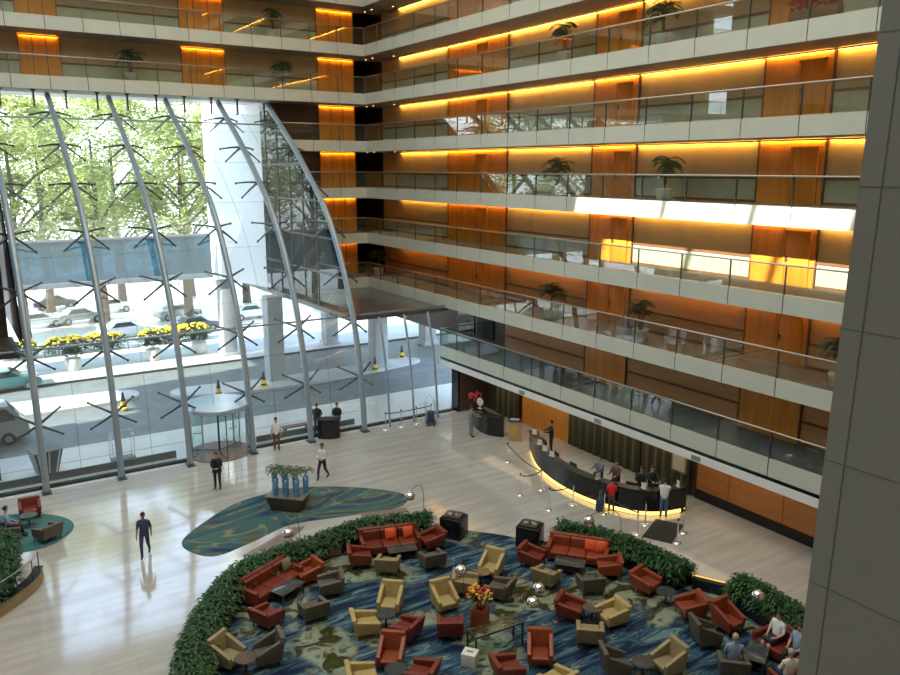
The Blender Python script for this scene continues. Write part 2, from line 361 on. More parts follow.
# railings: right wing
pane=None
def railing(name,label,loc,pts_y,axis,ends=True,group=None):
    """pts_y: list of distances along local +X axis"""
    t=thing(name,label,'railing',loc,0 if axis=='x' else PI/2,group)
    L_=pts_y[-1]; s=pts_y[0]
    b=MB(); b.tube([(s,0,RH),(L_,0,RH)],.035,8); b.build('handrail',M['rail'],t,smooth=True)
    global POSTM
    for p in pts_y:
        o=bpy.data.objects.new('post',POSTM); C.objects.link(o); o.parent=t; o.location=(p,0,0)
    for a,c in zip(pts_y,pts_y[1:]):
        MB().box(a+.03,c-.03,-.008,.008,.04,RH-.05).build('glass_pane',M['railglass'],t)
    return t
pb=MB(); pb.box(-.02,.02,-.03,.03,-.45,RH-.03); pb.build('post_source',M['darksteel']); POSTM=bpy.data.objects['post_source'].data; bpy.data.objects.remove(bpy.data.objects['post_source'])
POSTM.name='post'
for k in range(8):
    ys=[Y0+.3]; y=47.9; l=[]
    top=40.2 if k==0 else CY-.05
    while y>Y0+.6:
        if y<top-.3: l.append(y)
        y-=2.37
    ys=sorted(l+[top,Y0+.3])
    railing('glass_railing','glass balustrade with steel handrail along the right wing, %s level up'%ordn[k],(W+.02,0,F[k]),ys,'y',group='glass balustrades of the right wing')
railing('glass_railing','short glass balustrade closing the far end of the lowest right balcony',(0,40.2,F[0]),[W+.05,W+1.2,RW-.05],'x')
# ------------------------------------------------------------------ back wing
xs_all=[W-1.91*i for i in range(0,21)]
for k in range(1,9):
    z=F[k]; full=k>=5; x0=BX0 if full else 19.15
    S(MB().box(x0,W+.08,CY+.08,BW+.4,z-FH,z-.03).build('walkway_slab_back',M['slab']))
    S(MB().box(x0,W+.08,CY+.08,BW,z-.03,z).build('walkway_floor_back',M['corridor']))
    xs=[x for x in xs_all if x>x0+.3]+[x0]
    b=MB()
    for a,c in zip(xs,xs[1:]): b.cur=0; b.box(c+.02,a-.02,CY-.02,CY+.08,z-FH,z)
    b.cur=1; b.box(x0,W,CY,CY+.07,z-FH+.01,z-.01)
    S(b.build('fascia_back',[M['fascia'],M['joint']]))
    z1=z+3.1-FH
    woods=[(22.86,25.55)]+([(13.88,16.57),(5.0,7.1),(-4,-1.3)] if full else [])
    edges=[x0]; segs=[]
    cur=25.55
    for (a,c) in woods:
        if c<cur: segs.append((c,cur,'b' if full else 'd'))
        segs.append((a,c,'w')); cur=a
    segs.append((x0,cur,'b' if full else 'd'))
    for a,c,kd in segs:
        b=MB()
        if kd=='b':
            b.box(a,c,BW,BW+.25,z+.95,z1); b.cur=1; b.box(a,c,BW,BW+.25,z,z+.9); b.cur=2; b.box(a,c,BW-.04,BW+.2,z+.9,z+1.0)
            S(b.build('wall_panel',[M['beige'],M['dado'],M['brown']]))
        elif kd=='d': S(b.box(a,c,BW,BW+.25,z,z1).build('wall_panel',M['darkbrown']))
        else:
            b.box(a,c,BW-.06,BW+.25,z,z1); b.cur=1
            for i in range(0,4): xx=a+(c-a)*i/3; b.box(xx-.02,xx+.02,BW-.08,BW,z,z1)
            S(b.build('wood_wall_panel',[M['wood'],M['brown']]))
            cv=thing('cove_light','warm cove light, back wing %s level, above the panel %s'%(ordn[k],{22.86:'nearest the corner',13.88:'in the middle',5.0:'towards the left'}.get(a,'at the far left')),'cove light',(0,BW-.14,z1-.03),group='cove lights of the back wing')
            MB().box(a+.1,c-.1,0,.05,-.05,0).build('light_strip',M['cove'],cv)
            MB().box(a+.05,c-.05,-.03,0,-.06,.02).build('cove_profile',M['brown'],cv)
    # dark lift lobby recess in the corner
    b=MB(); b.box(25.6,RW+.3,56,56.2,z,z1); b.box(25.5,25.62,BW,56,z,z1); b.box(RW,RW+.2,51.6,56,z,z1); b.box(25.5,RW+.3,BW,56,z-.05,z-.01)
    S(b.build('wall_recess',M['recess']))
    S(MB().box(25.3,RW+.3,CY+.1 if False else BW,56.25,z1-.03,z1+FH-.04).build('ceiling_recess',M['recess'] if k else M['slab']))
    if k<8:
        railing('glass_railing',('glass balustrade with steel handrail across the back wing, %s level up'%ordn[k]) if full else 'short glass balustrade in the back corner right of the curved glazing, %s level'%ordn[k],(0,CY+.02,F[k]),sorted([x for x in xs if x>x0])[0:1] and sorted([x-.03 for x in xs if x>x0-.01 ]),'x',group='glass balustrades of the back wing')
    # downlights in the corner soffit
    for i,(x,y) in enumerate([(26.2,50.3),(26.9,48.6),(26.2,51.3)]):
        o=MB().lathe([(.045,-.02),(.055,0)],10,(0,0,0)).build('downlight',M['spot'],loc=(x,y,z1-.0)); tag(o,'small warm downlight in the corner soffit above the %s level walkway'%ordn[k],'downlight','corner downlights')
# outer face of the back wing and the block on columns
S(MB().box(BX0,25.5,BW+.4,55,F[5]-FH,34).build('wall_back_upper',M['white'])); S(MB().box(27.9,40,BW+.4,55,F[5]-FH,34).build('wall_back_upper',M['white']))
S(MB().box(19.1,25.5,BW+.45,60,6.2,F[5]-FH).build('wall_back_block',M['white'])); S(MB().box(25.5,40,56.3,60,6.2,F[5]-FH).build('wall_back_block',M['white'])); S(MB().box(27.9,40,BW+.45,56.3,6.2,F[5]-FH).build('wall_back_block',M['white'])); S(MB().box(25.5,27.9,56.25,56.4,6.2,34).build('wall_back_lift_lobby',M['recess']))
# dark reflective side wall (plane x=19) with mullion grid
b=MB(); b.box(19.0,19.08,41.8,55.2,6.2,18.4)
# ------------------------------------------------------------------ curved glazing
CV=[(38.0,0),(38.42,3.5),(39.4,7),(40.9,10),(42.6,12.2),(44.6,13.9),(47.1,15.8),(51.0,18.35)]
cpts=cr_spline([Vector((0,a,b)) for a,b in CV],8)
def curve_at(z):
    for p,q in zip(cpts,cpts[1:]):
        if p.z<=z<=q.z: t=(z-p.z)/(q.z-p.z+1e-9); r=p.lerp(q,t); d=(q-p).normalized(); return r,d,Vector((0,d.z,-d.y))
    return cpts[-1],Vector((0,.8,.5)),Vector((0,.5,-.8))
def outn(d): return Vector((0,d.z,-d.y))  # points to +y (outside), downward-ish on the upper part
OFF=.75
def skin(z0,z1,n):
    out=[]
    for p,q in zip(cpts,cpts[1:]):
        if p.z>=z0-1e-6 and p.z<=z1: 
            d=(q-p).normalized(); out.append(Vector((0,p.y,p.z))+Vector((0,abs(d.z),abs(d.y)*-1))*OFF*min(1,.75+p.z/12))
    return out
# outward side is +y: the skin stands off the ribs on the outside
b.v=[];b.f=[];b.m=[]
prof=[p for p in cpts if p.z>=6.2]
YE=52.9
n=len(prof); vs=[];
for x in (19.02,19.09):
    vs+=[(x,p.y+.25,p.z) for p in prof]+[(x,YE,p.z) for p in prof]
fs=[]
for i in range(n-1): fs.append((i,i+1,n+i+1,n+i)); fs.append((2*n+i,2*n+i+1,3*n+i+1,3*n+i))
b.raw(vs,fs)
S(b.build('window_1',M['darkglass']))
b=MB()
for z in (6.2,8.3,10.4,12.5,14.6,16.7):
    yy=curve_at(z)[0].y+.3; b.box(18.97,19.12,yy,YE,z-.06,z+.06)
for y in (44,46,48,50,52): 
    zz=[p.z for p in cpts if p.y<=y-.3]; b.box(18.97,19.12,y-.04,y+.04,6.2,max(zz) if zz else 7)
S(b.build('trim_1',M['darksteel']))
# pale end wall of the block, angled
b=MB(); p1=Vector((19.05,55.2,0)); p2=Vector((17.3,61.0,0)); 
b.prism([(19.05,YE),(17.5,61.0),(20.5,61.5),(21.5,YE)],6.2,26)
S(b.build('wall_block_end',M['white']))
S(MB().box(19.1,40,40.6,60,6.0,6.2).build('ledge',M['ledge'])) if False else None
S(MB().box(19.0,W+.3,39.75,CY+.1,5.95,6.16).build('ledge_over_entrance',M['ledge']))
S(MB().box(19.0,40,CY+.1,60,5.9,6.2).build('soffit_block',M['slab']))
b=MB()
ribs=[2.9+3.2*i for i in range(6)]
ribprof=[p for p in cpts]
def spider():
    t=MB()
    return t
def rib(x,full,label):
    t=thing('curved_mullion',label,'mullion',(x,38.0,0),group='tall curved steel ribs of the glass front' if full else 'small curved steel ribs beside the reception end')
    pts=[p-Vector((0,38.0,0)) for p in cpts if full or p.z<=6.5]
    b=MB(); w=.15 if full else .06; dpt=.2 if full else .08
    for i in range(len(pts)-1):
        pass
    vs=[];fs=[]
    for i,p in enumerate(pts):
        d=(pts[min(i+1,len(pts)-1)]-pts[max(i-1,0)]).normalized(); nn=Vector((0,d.z,-d.y))
        for k in range(10):
            a=2*PI*k/10; vs.append(p+Vector((1,0,0))*math.cos(a)*w+nn*math.sin(a)*dpt)
    for i in range(len(pts)-1):
        for k in range(10): k2=(k+1)%10; fs.append((i*10+k,i*10+k2,i*10+10+k2,i*10+10+k))
    fs.append(tuple(range(9,-1,-1))); fs.append(tuple(range(len(vs)-10,len(vs))))
    b.raw(vs,fs); b.build('rib',M['steel'],t,smooth=True)
    if full:
        MB().box(-.2,.2,-.25,.3,-.0,.05).build('base_plate',M['darksteel'],t)
        for z in (17.5,15.7,13.7,11.4,8.9,6.1,3.1):
            p,d,_=curve_at(z); nn=Vector((0,abs(d.z),-abs(d.y))); p=p-Vector((0,38.0,0))
            s=MB(); e=p+nn*.15
            for sx in (-1,1):
                for su in (-1,1):
                    q=p+nn*.72+Vector((sx*1.0,0,0))+d*su*.62
                    s.tube([e,e.lerp(q,.5)+nn*-.04,q],[.07,.055,.04],6); s.tube([q-nn*.03,q+nn*.05],.06,8)
            s.tube([p,p+nn*.3],.08,8)
            s.build('spider_bracket',M['darksteel'],t)
    return t
rl=['beside the dark left edge','standing left of the first full bay','third from the left, left of the revolving door','fourth from the left, by the revolving door','fifth from the left, between revolving door and podium','rightmost, bounding the dark balconies']
for i,x in enumerate(ribs): rib(x,True,'tall curved steel rib, '+rl[i])
for i,x in enumerate([20.5,22.1,23.7]): rib(x,False,'thin short curved steel rib of the low glazing, %s from the left'%['first','second','third','fourth'][i])
def gskin(x0,x1,z0,z1,name,parent=None,joints=True):
    pr=[]
    for i,p in enumerate(cpts):
        q=cpts[min(i+1,len(cpts)-1)]; r=cpts[max(i-1,0)]; d=(q-r).normalized()
        if z0-.3<=p.z<=z1: pr.append(p+Vector((0,abs(d.z),-abs(d.y)))*.72)
    if z0<.1: pr=[Vector((0,38.72,0))]+[p for p in pr if p.z>.2]
    n=len(pr); o=MB().raw([(x,p.y,p.z) for x in (x0,x1) for p in pr],[(i,i+1,n+i+1,n+i) for i in range(n-1)]).build(name,M['glass'],smooth=True); S(o)
    if joints:
        b=MB()
        for zj in (1.2,4.6,7.5,10.1,12.5,14.7,16.6):
            if z0<zj<z1:
                c=min(pr,key=lambda p:abs(p.z-zj)); b.bar((x0,c.y,c.z),(x1,c.y,c.z),.012)
        xm=(x0+x1)/2
        for xx in ((xm,) if x1-x0>2 else ()):
            for p,q in zip(pr,pr[1:]): b.bar((xx,p.y,p.z),(xx,q.y,q.z),.012)
        if b.v: b.build('window_joint',M['darksteel'],o)
    return o
wn=2
for i in range(5):
    x0,x1=ribs[i],ribs[i+1]
    if i==2: gskin(x0,x1,2.75,19,'window_%d'%wn)
    else: gskin(x0,x1,0,19,'window_%d'%wn)
    wn+=1
for x0,x1 in ((18.9,20.5),(20.5,22.1),(22.1,23.7),(23.7,25.2)): gskin(x0,x1,0,6.3,'window_%d'%wn,joints=False); wn+=1
gskin(-6,2.9,0,6.3,'window_%d'%wn)
# thin tie rails and dark sills
for nm,y,z,r in (('trim_2',curve_at(17.0)[0].y,17.0,.045),('trim_3',curve_at(6.3)[0].y+.45,6.3,.05)):
    S(MB().tube([(-6,y,z),(19.0 if z>7 else 25.2,y,z)],r,8).build(nm,M['steel'],smooth=True))
b=MB(); b.box(-6,9.4,38.55,38.85,-.0,.10); b.box(12.75,25.2,38.55,38.85,0,.10); S(b.build('baseboard_front',M['black']))
b=MB(); b.box(-6,9.0,39.5,39.6,-.01,.35); b.box(13.2,19,39.5,39.6,-.01,.30); S(b.build('trim_4',M['darksteel']))
# hanging brackets under the lowest back fascia
for i in range(9):
    x=3.7+1.62*i
    t=MB(); t.box(-.05,.05,-.05,.05,-.95,0); t.box(-.12,.12,-.06,.06,-.08,0); t.bar((0,0,-.9),(0,.35,-.95),.05); o=t.build('hanging_bracket',M['darksteel'],loc=(x,CY+.5,F[5]-FH)); tag(o,'short dark steel hanger under the lowest full balcony of the back wing','bracket','steel hangers above the glass front')
# dark brown side bay at the far left
b=MB(); b.box(-8,2.45,44.0,44.3,6.0,18.5)
for i in range(12): b.box(-6+.75*i-.05,-6+.75*i+.05,43.85,44.0,6,18.5)
S(b.build('wall_left_bay',M['darkbrown'])); S(MB().box(-8,2.6,39.9,44,5.95,6.2).build('ledge_left',M['darkbrown']))
b=MB(); vs=[]
for x in (2.66,2.74): vs+=[(x,p.y+.1,p.z) for p in prof]+[(x,52.5,p.z) for p in prof]
b.raw(vs,fs); S(b.build('wall_left_side',M['darkbrown']))
S(MB().box(.2,1.3,40.8,41.6,0,6.0).build('trim_7',M['darkbrown']))
S(MB().box(-8.2,-6,38.2,44.3,0,18.6).build('sky_gap_wall',M['darkbrown'])); S(MB().box(-12,2.4,44.3,50,18.35,18.56).build('sky_gap_ceiling',M['slab']))  # unseen wall and lid added to keep sky out of the reflections
# ------------------------------------------------------------------ ground floor below the right wing
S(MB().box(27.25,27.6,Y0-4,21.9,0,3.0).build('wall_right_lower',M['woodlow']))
S(MB().box(27.17,27.25,Y0-4,21.9,0,.42).build('baseboard_right',M['black']))
for i,y in enumerate((20.2,17.6,15.0,12.4,9.8)): S(MB().box(27.235,27.25,y-.012,y+.012,.42,3.0).build('trim_%d'%(10+i),M['brown']))
S(MB().box(27.25,27.6,30.4,34.5,0,3.0).build('wall_right_desk',M['wood']))
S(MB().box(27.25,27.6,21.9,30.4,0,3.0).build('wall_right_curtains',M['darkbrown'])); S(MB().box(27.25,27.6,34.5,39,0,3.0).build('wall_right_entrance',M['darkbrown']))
S(MB().box(25.4,27.3,38.2,38.4,0,3.0).build('wall_back_reception',M['darkbrown'])); 
S(MB().box(25.25,25.4,38.2,38.9,0,2.6).build('trim_20',M['black']))
for a in (30.2,): pass
def curtain(y0,y1,label):
    n=int((y1-y0)*16); pts=[]
    for i in range(n+1): pts.append((27.08+.045*math.sin(i*PI/4.2)+.008*rnd(),y0+(y1-y0)*i/n))
    b=MB()
    for p,q in zip(pts,pts[1:]): b.quad((p[0],p[1],.02),(q[0],q[1],.02),(q[0],q[1],2.9),(p[0],p[1],2.9))
    o=b.build('curtain',M['curtain'],smooth=True); md=o.modifiers.new('s','SOLIDIFY'); md.thickness=.012
    tag(o,label,'curtain','curtains behind the reception desk')
curtain(27.9,30.3,'green brown curtain right of the orange wall behind the desk'); curtain(25.2,27.8,'green brown curtain in the middle behind the desk'); curtain(22.2,25.1,'green brown curtain behind the near end of the desk'); curtain(34.6,36.9,'green brown curtain behind the oak lectern')
# mezz edge: black band and white soffit
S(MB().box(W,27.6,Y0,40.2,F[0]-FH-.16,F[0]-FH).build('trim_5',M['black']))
S(MB().box(W-.04,W+.45,Y0,40.25,F[0]-FH-.50,F[0]-FH-.16).build('trim_6',M['white']))
S(MB().box(W+.45,27.6,Y0,40.2,F[0]-FH-.3,F[0]-FH-.2).build('ceiling_reception',M['slab']))
for i,y in enumerate((20.4,26.2,32.0)):
    o=MB().box(-.02,0,-.25,.25,-.11,.11).build('air_grille',M['pot'],loc=(W-.04,y,F[0]-FH-.33)); o.parent=bpy.data.objects['trim_6']
    for j in range(4): MB().box(-.03,-.02,-.22,.22,-.09+.05*j,-.07+.05*j).build('louvre',M['darksteel'],o)
# mezz dark windows on wall
for i,(y0,y1) in enumerate(((37.8,39.6),(39.8,41.6))):
    S(MB().box(RW-.1,RW-.02,y0,y1,4.2,6.1).build('window_%d'%(30+i),M['darkglass']))
# ------------------------------------------------------------------ shell out of frame: roof with slot, walls
sx0,sx1,sy0,sy1=-13.35,-9.5,9.5,22.9  # slot invented in the unseen roof, sized to throw the sun strip
zr=34
b=MB(); b.box(-22,sx0,-8,55,zr,zr+.4); b.box(sx1,28,-8,55,zr,zr+.4); b.box(sx0,sx1,-8,sy0,zr,zr+.4); b.box(sx0,sx1,sy1,55,zr,zr+.4)
for yy in (13.3,17.6): b.box(sx0,sx1,yy-.12,yy+.12,zr,zr+.4)  # bars added across the slot to break the sun strip
S(b.build('ceiling',M['white']))
S(MB().box(-22.3,-22,-8,44,0,zr).build('wall_left',M['beige'])); S(MB().box(-22,28,-8.3,-8,0,zr).build('wall_near',M['beige']))
S(MB().box(-22,-6,38.2,38.5,0,F[5]).build('wall_front_left',M['darkbrown'])); S(MB().box(-22,BX0,38.2,50,F[5]-FH,zr).build('wall_front_upper',M['beige']))
S(MB().box(27.9,28.3,-8,39,0,zr).build('wall_right_outer',M['beige'])); S(MB().box(27.9,28.3,39,56,6.2,zr).build('wall_right_outer',M['beige']))
S(MB().box(-22,28,-8,55,-.6,-.31).build('foundation',M['slab']))
# foreground pier on the right
pe=G(860.5,172,CH-.001) if False else None
d=cw+(860.5-450)/FPX*cr-(172-337.5)/FPX*cu; XP=8.0; t_=XP/d.x; YP=d.y*t_
def edgeY(px,py):
    q=cw+(px-450)/FPX*cr-(py-337.5)/FPX*cu; return q.y*XP/q.x,CH+q.z*XP/q.x
e1,e2=edgeY(883,0),edgeY(797,672); sl_=(e1[0]-e2[0])/(e1[1]-e2[1]); yz=lambda z:e1[0]+(z-e1[1])*sl_
b=MB(); b.raw([(XP,-8,0),(XP+1.2,-8,0),(XP+1.2,yz(0),0),(XP,yz(0),0),(XP,-8,zr),(XP+1.2,-8,zr),(XP+1.2,yz(zr),zr),(XP,yz(zr),zr)],[(0,3,2,1),(4,5,6,7),(0,1,5,4),(1,2,6,5),(2,3,7,6),(3,0,4,7)])
d2=cw+(881.5-450)/FPX*cr-(187-337.5)/FPX*cu; ys_=d2.y*XP/d2.x
d3=cw+(863-450)/FPX*cr-(332-337.5)/FPX*cu; zl=CH+d3.z*(XP/d3.x); zu=CH+d2.z*(XP/d2.x); st=zu-zl
b.cur=1; b.bar((XP,yz(0)-(YP-ys_),0),(XP,yz(zr)-(YP-ys_),zr),.012,.012)
for k in range(-12,14):
    z=zu+k*st
    if 0<z<zr: b.box(XP-.004,XP,-8,yz(z),z-.007,z+.007)
S(b.build('pier_right',[M['column'],M['joint']]))
# ------------------------------------------------------------------ exterior columns
cg='round stone columns under the block outside'
for i,(x,y,lb) in enumerate([(18.6,51.0,'nearer left column seen through the glass front'),(18.3,60.3,'far left column, next to the sidewalk edge'),(26.4,50.6,'nearer column behind the low glazing'),(26.6,59.6,'far middle column behind the low glazing'),(33.6,55.5,'rightmost column behind the low glazing')]):
    t=thing('stone_column','grey square stone column outside, '+lb,'column',(x,y,-.05),group=cg)
    MB().box(-.55,.55,-.55,.55,0,6.0).build('shaft',M['extcol'],t,bevel=.08); MB().box(-.65,.65,-.65,.65,0,.35).build('plinth',M['extcol'],t,bevel=.03)
# blue canopy screen
t=thing('entrance_canopy','blue glazed canopy fascia spanning outside between trees and driveway','canopy',(0,60,0))
MB().box(-6,17.2,-.5,3.2,6.3,6.65).build('beam',M['steel'],t); MB().box(-6,17.2,-.3,-.24,6.65,9.5).build('glass_screen',M['blueglass'],t)
for i in range(9): MB().box(-4+2.5*i-.05,-4+2.5*i+.05,-.24,-.1,6.65,9.2).build('post',M['darksteel'],t)
MB().box(-6,17.2,-.36,-.18,9.45,9.6).build('cap_rail',M['steel'],t)
MB().box(-1.2,-.6,0,.6,0,6.3).build('column',M['extcol'],t)
# ------------------------------------------------------------------ plants
def leafmesh(b,c,d,L_,w,droop=.3,seg=2):
    d=Vector(d).normalized(); s=d.cross(Vector((0,0,1)));
    if s.length<.1: s=Vector((1,0,0))
    s.normalize(); c=Vector(c)
    p0=c; p1=c+d*L_*.5+Vector((0,0,L_*.06)); p2=c+d*L_+Vector((0,0,-droop*L_))
    b.raw([p0,p1-s*w/2,p1+s*w/2,p2],[(0,1,3,2)])
def rdir(up=0):
    a=U(0,2*PI); z=U(-.4,1)+up; return Vector((math.cos(a),math.sin(a),z)).normalized()
def tree_source(seed,H=22,R=6.5,n=5200,low=7):
    random.seed(seed); t=thing('leafy_tree','tree','tree',(0,0,0))
    b=MB(); b.tube([(0,0,-.1),(.1,0,3),(-.1,.2,7),(.2,0,12),(0,0,17)],[.5,.38,.3,.2,.08],8)
    for i in range(9):
        a=U(0,2*PI); z=U(5,13); b.tube([(0,0,z),(math.cos(a)*2,math.sin(a)*2,z+2),(math.cos(a)*4.6,math.sin(a)*4.6,z+3.6)],[.16,.1,.04],5)
    b.build('trunk',M['bark'],t)
    b=MB(); cl=[]
    for i in range(46):
        z=U(low,H); rr=R*math.sin(max(.12,min(1,(z-low+2)/(H-low+3)))*PI)**.6*math.sqrt(rnd()); a=U(0,2*PI); cl.append((Vector((rr*math.cos(a),rr*math.sin(a),z)),U(1.0,2.2)))
    for i in range(n):
        c,r=random.choice(cl); v=Vector((random.gauss(0,1),random.gauss(0,1),random.gauss(0,.8))).normalized()*r*U(.45,1.05)
        p=c+v; leafmesh(b,p,rdir(),U(.35,.7),U(.22,.4))
    b.build('crown',M['leafA'],t); return reg(t)
T1=tree_source(3); T2=tree_source(8,24,7,5600,6); T3=tree_source(21,18,5,4200,5)
tp=[(5.5,76),(12.5,79),(19.5,76),(26.5,80),(33.5,78),(9,89),(16.5,92),(24,92),(33,93),(-6,74),(-14,70),(-3,88),(41,88),(15.5,101),(48,80)]
tl=['at the far left of the glass front','in the left centre of the glass front','in the middle of the glass front','behind the pale angled end wall','behind the block right of the pale end wall','second row, far left','second row, with trunk showing above the parked cars','second row, right of the middle','second row, behind the block','beyond the dark left bay','far out left beyond the dark bay','second row beyond the dark left bay','far right behind the block','last row, middle of the view','last one on the far right']
for i,(x,y) in enumerate(tp):
    src=[T1,T2,T3][i%3]; lb='tall leafy green tree beyond the street, '+tl[i]
    if i<3: src.location=(x,y,-.05); src['label']=lb; src['group']='street trees beyond the glass front'; src.rotation_euler.z=i
    else: dup(src,(x,y,-.05),i*1.3,lb,'street trees beyond the glass front')
random.seed(5)
def hedge(path,w,h,label,n,box=True):
    P=cr_spline([Vector((p.x,p.y,0)) for p in path],6); c0=P[len(P)//2]
    t=thing('fern_hedge',label,'hedge',(c0.x,c0.y,0),group='fern hedges around the lounge'); P=[p-c0 for p in P]
    nr=[]
    for i,p in enumerate(P):
        d=(P[min(i+1,len(P)-1)]-P[max(i-1,0)]).normalized(); nr.append(Vector((-d.y,d.x,0)))
    poly=[p+q*w/2 for p,q in zip(P,nr)]+[p-q*w/2 for p,q in reversed(list(zip(P,nr)))]
    MB().prism(poly,0,.42).build('planter_box',M['black'],t)
    poly2=[p+q*(w/2-.06) for p,q in zip(P,nr)]+[p-q*(w/2-.06) for p,q in reversed(list(zip(P,nr)))]
    MB().prism(poly2,.40,.45).build('soil',M['soil'],t)
    b=MB()
    for i in range(n):
        j=random.randrange(len(P)-1); u=rnd(); p=P[j].lerp(P[j+1],u); q=nr[j]; s=U(-.55,.55); c=p+q*w*s
        z=.42+(h-.42)*(1-(s*1.5)**2)*U(.1,1); a=U(0,2*PI); dd=Vector((math.cos(a),math.sin(a),U(-.1,.9)))
        leafmesh(b,c+Vector((0,0,z)),dd,U(.18,.42),U(.05,.1),.35)
    b.build('foliage',M['leafB'],t); return t
Lc=[G(x,y,.6) for x,y in [(186,700),(197,650),(213,611),(238,578),(270,562),(305,549),(345,532),(380,524),(430,519)]]
hedge(Lc[:6],.95,.95,'long dark green fern hedge curving round the left of the lounge',7500)
hedge(Lc[5:],.8,.85,'fern hedge behind the red sofa at the far side of the lounge',4500)
Rc=[G(x,y,.6) for x,y in [(558,529),(610,541),(650,556),(684,573)]]
hedge(Rc,.95,.95,'fern hedge behind the sofa nearest the reception desk',4200)
Rd=[G(x,y,.6) for x,y in [(737,585),(765,600),(792,617),(818,640)]]
hedge(Rd,1.0,1.0,'fern hedge at the right end of the lounge behind the seated woman',4200)
hedge([G(x,y,.6) for x,y in [(-20,600),(-2,585),(3,560),(0,540)]],.9,1.1,'fern hedge at the left picture edge above the curved parapet',2500)
# low wall with light between the right hedges
p,q=G(693,579,.3),G(726,587,.3); b=MB(); b.bar((p.x,p.y,.2),(q.x,q.y,.2),.35,.4); o=b.build('low_wall',M['black']); tag(o,'low black wall with warm light strip between the two right hedges','low wall')
dv=(q-p).normalized(); nv=Vector((-dv.y,dv.x,0)); nv=nv if nv.x<0 else -nv
b=MB(); b.bar(Vector((p.x,p.y,.33))-nv*.19,Vector((q.x,q.y,.33))-nv*.19,.02,.06); b.bar(Vector((p.x,p.y,.405))-nv*.1,Vector((q.x,q.y,.405))-nv*.1,.08,.012); b.build('light_strip',M['lowglow'],o)
# planter end blocks flanking the lounge entrance
for (px,py,lab) in ((454,524,'black planter end block with speakers, left of the lounge entrance gap'),(530,533,'black planter end block with speakers, right of the lounge entrance gap')):
    g=G(px,py,.5); t=thing('planter_block',lab,'block',(g.x,g.y,0),face(65))
    MB().box(-.45,.45,-.4,.4,0,.85).build('body',M['black'],t,bevel=.02)
    b=MB(); b.box(-.33,.33,-.3,.3,.85,.93); b.build('top_panel',M['darksteel'],t,bevel=.01)
    for sx in (-.16,.16): MB().lathe([(.12,.93),(.11,.95),(.05,.94)],14,(sx,0,0)).build('round_grille',M['chrome'],t)
# ------------------------------------------------------------------ carpets
def flat(name,pts,z,m,label,cat):
    P=cr_spline([Vector((p.x,p.y,0)) for p in pts],8,True); o=MB().prism(P,.0,z).build(name,m); return tag(o,label,cat)
lp=[Vector((p.x,p.y,0)) for p in Lc]+[G(465,531),G(500,535),G(530,541)]+[Vector((p.x,p.y,0)) for p in Rc]+[G(710,592)]+[Vector((p.x,p.y,0)) for p in Rd]+[G(835,700),Vector((19,7,0)),Vector((12,6.5,0)),Vector((6,10,0)),Vector((4.2,15,0))]
flat('lounge_carpet',lp,.015,M['loungecarpet'],'large blue, cream and olive patterned carpet under the lounge seating','carpet')
flat('bean_carpet',[G(x,y) for x,y in [(183,540),(189,551),(215,556),(250,543),(290,525),(340,517),(396,508),(407,498),(390,491),(340,487),(290,489),(240,502),(208,520)]],.02,M['beancarpet'],'bean-shaped teal carpet with yellow and navy swirls in the lobby','carpet')
flat('round_carpet',[G(x,y) for x,y in [(-40,545),(0,553),(40,549),(65,537),(74,525),(62,517),(35,514),(0,516),(-40,525)]],.02,M['roundcarpet'],'teal oval carpet under the left seating group','carpet')
for pts,lab in (([(243,556),(275,556),(304,527),(292,528)],'brown stone floor panel beside the long left hedge'),([(360,514),(362,518),(408,512),(407,508)],'narrow brown stone floor panel below the bean carpet')):
    P=[G(x,y) for x,y in pts]; o=MB().prism([(p.x,p.y) for p in P],0,.03).build('stone_panel',M['stonebrown']); tag(o,lab,'floor panel')
P=[G(x,y) for x,y in [(642,537),(656,519),(684,525),(672,544)]]; o=MB().prism([(p.x,p.y) for p in P],0,.015).build('door_mat',M['blackm']); tag(o,'black rectangular mat on the marble by the desk end','mat')
# ------------------------------------------------------------------ planters and palms
def frond(b,c,a,L_,rise,drop,w,nl=9):
    c=Vector(c); pts=[]
    for i in range(nl+1):
        t=i/nl; pts.append(c+Vector((math.cos(a)*L_*t,math.sin(a)*L_*t,rise*math.sin(t*PI*.62)-drop*t*t)))
    b.tube(pts,[.012]*(nl)+[.004],4)
    for i in range(1,nl):
        d=(pts[i+1]-pts[i]).normalized(); s=d.cross(Vector((0,0,1))).normalized()
        for k in (-1,1): leafmesh(b,pts[i],(s*k+d*.7),w*(1-.5*i/nl),.05,.35)
def palm_source(nm,h=1.7,sc=1.0,pot='pot'):
    t=thing(nm,'palm','potted palm',(0,0,0))
    MB().lathe([(.24,0),(.30,.05),(.36,.45),(.38,.5),(.33,.5),(.31,.44)],18).build('pot',M[pot],t,smooth=True)
    MB().lathe([(.31,.42),(.02,.45)],14).build('soil',M['soil'],t)
    b=MB()
    for i in range(3): b.tube([(.06*i-.06,.03*i,.42),(.1*i-.1,.05,1),(.13*i-.13,.02*i,h-.1*i)],[.035,.028,.02],6)
    b.build('stem',M['bark'],t)
    b=MB()
    for i in range(34): frond(b,(.13*(i%3)-.13,.02,h-.1*(i%3)-U(0,.5)),U(0,2*PI),U(.5,.85)*sc,U(.1,.45),U(.1,.5),.28*sc)
    b.build('fronds',M['leafC'],t); return reg(t)
PS=palm_source('potted_palm')
def onx(px,py,X):
    d=cw+(px-450)/FPX*cr-(py-337.5)/FPX*cu; return d.y*X/d.x
def ony(px,py,Y):
    d=cw+(px-450)/FPX*cr-(py-337.5)/FPX*cu; return d.x*Y/d.y
XR=26.0
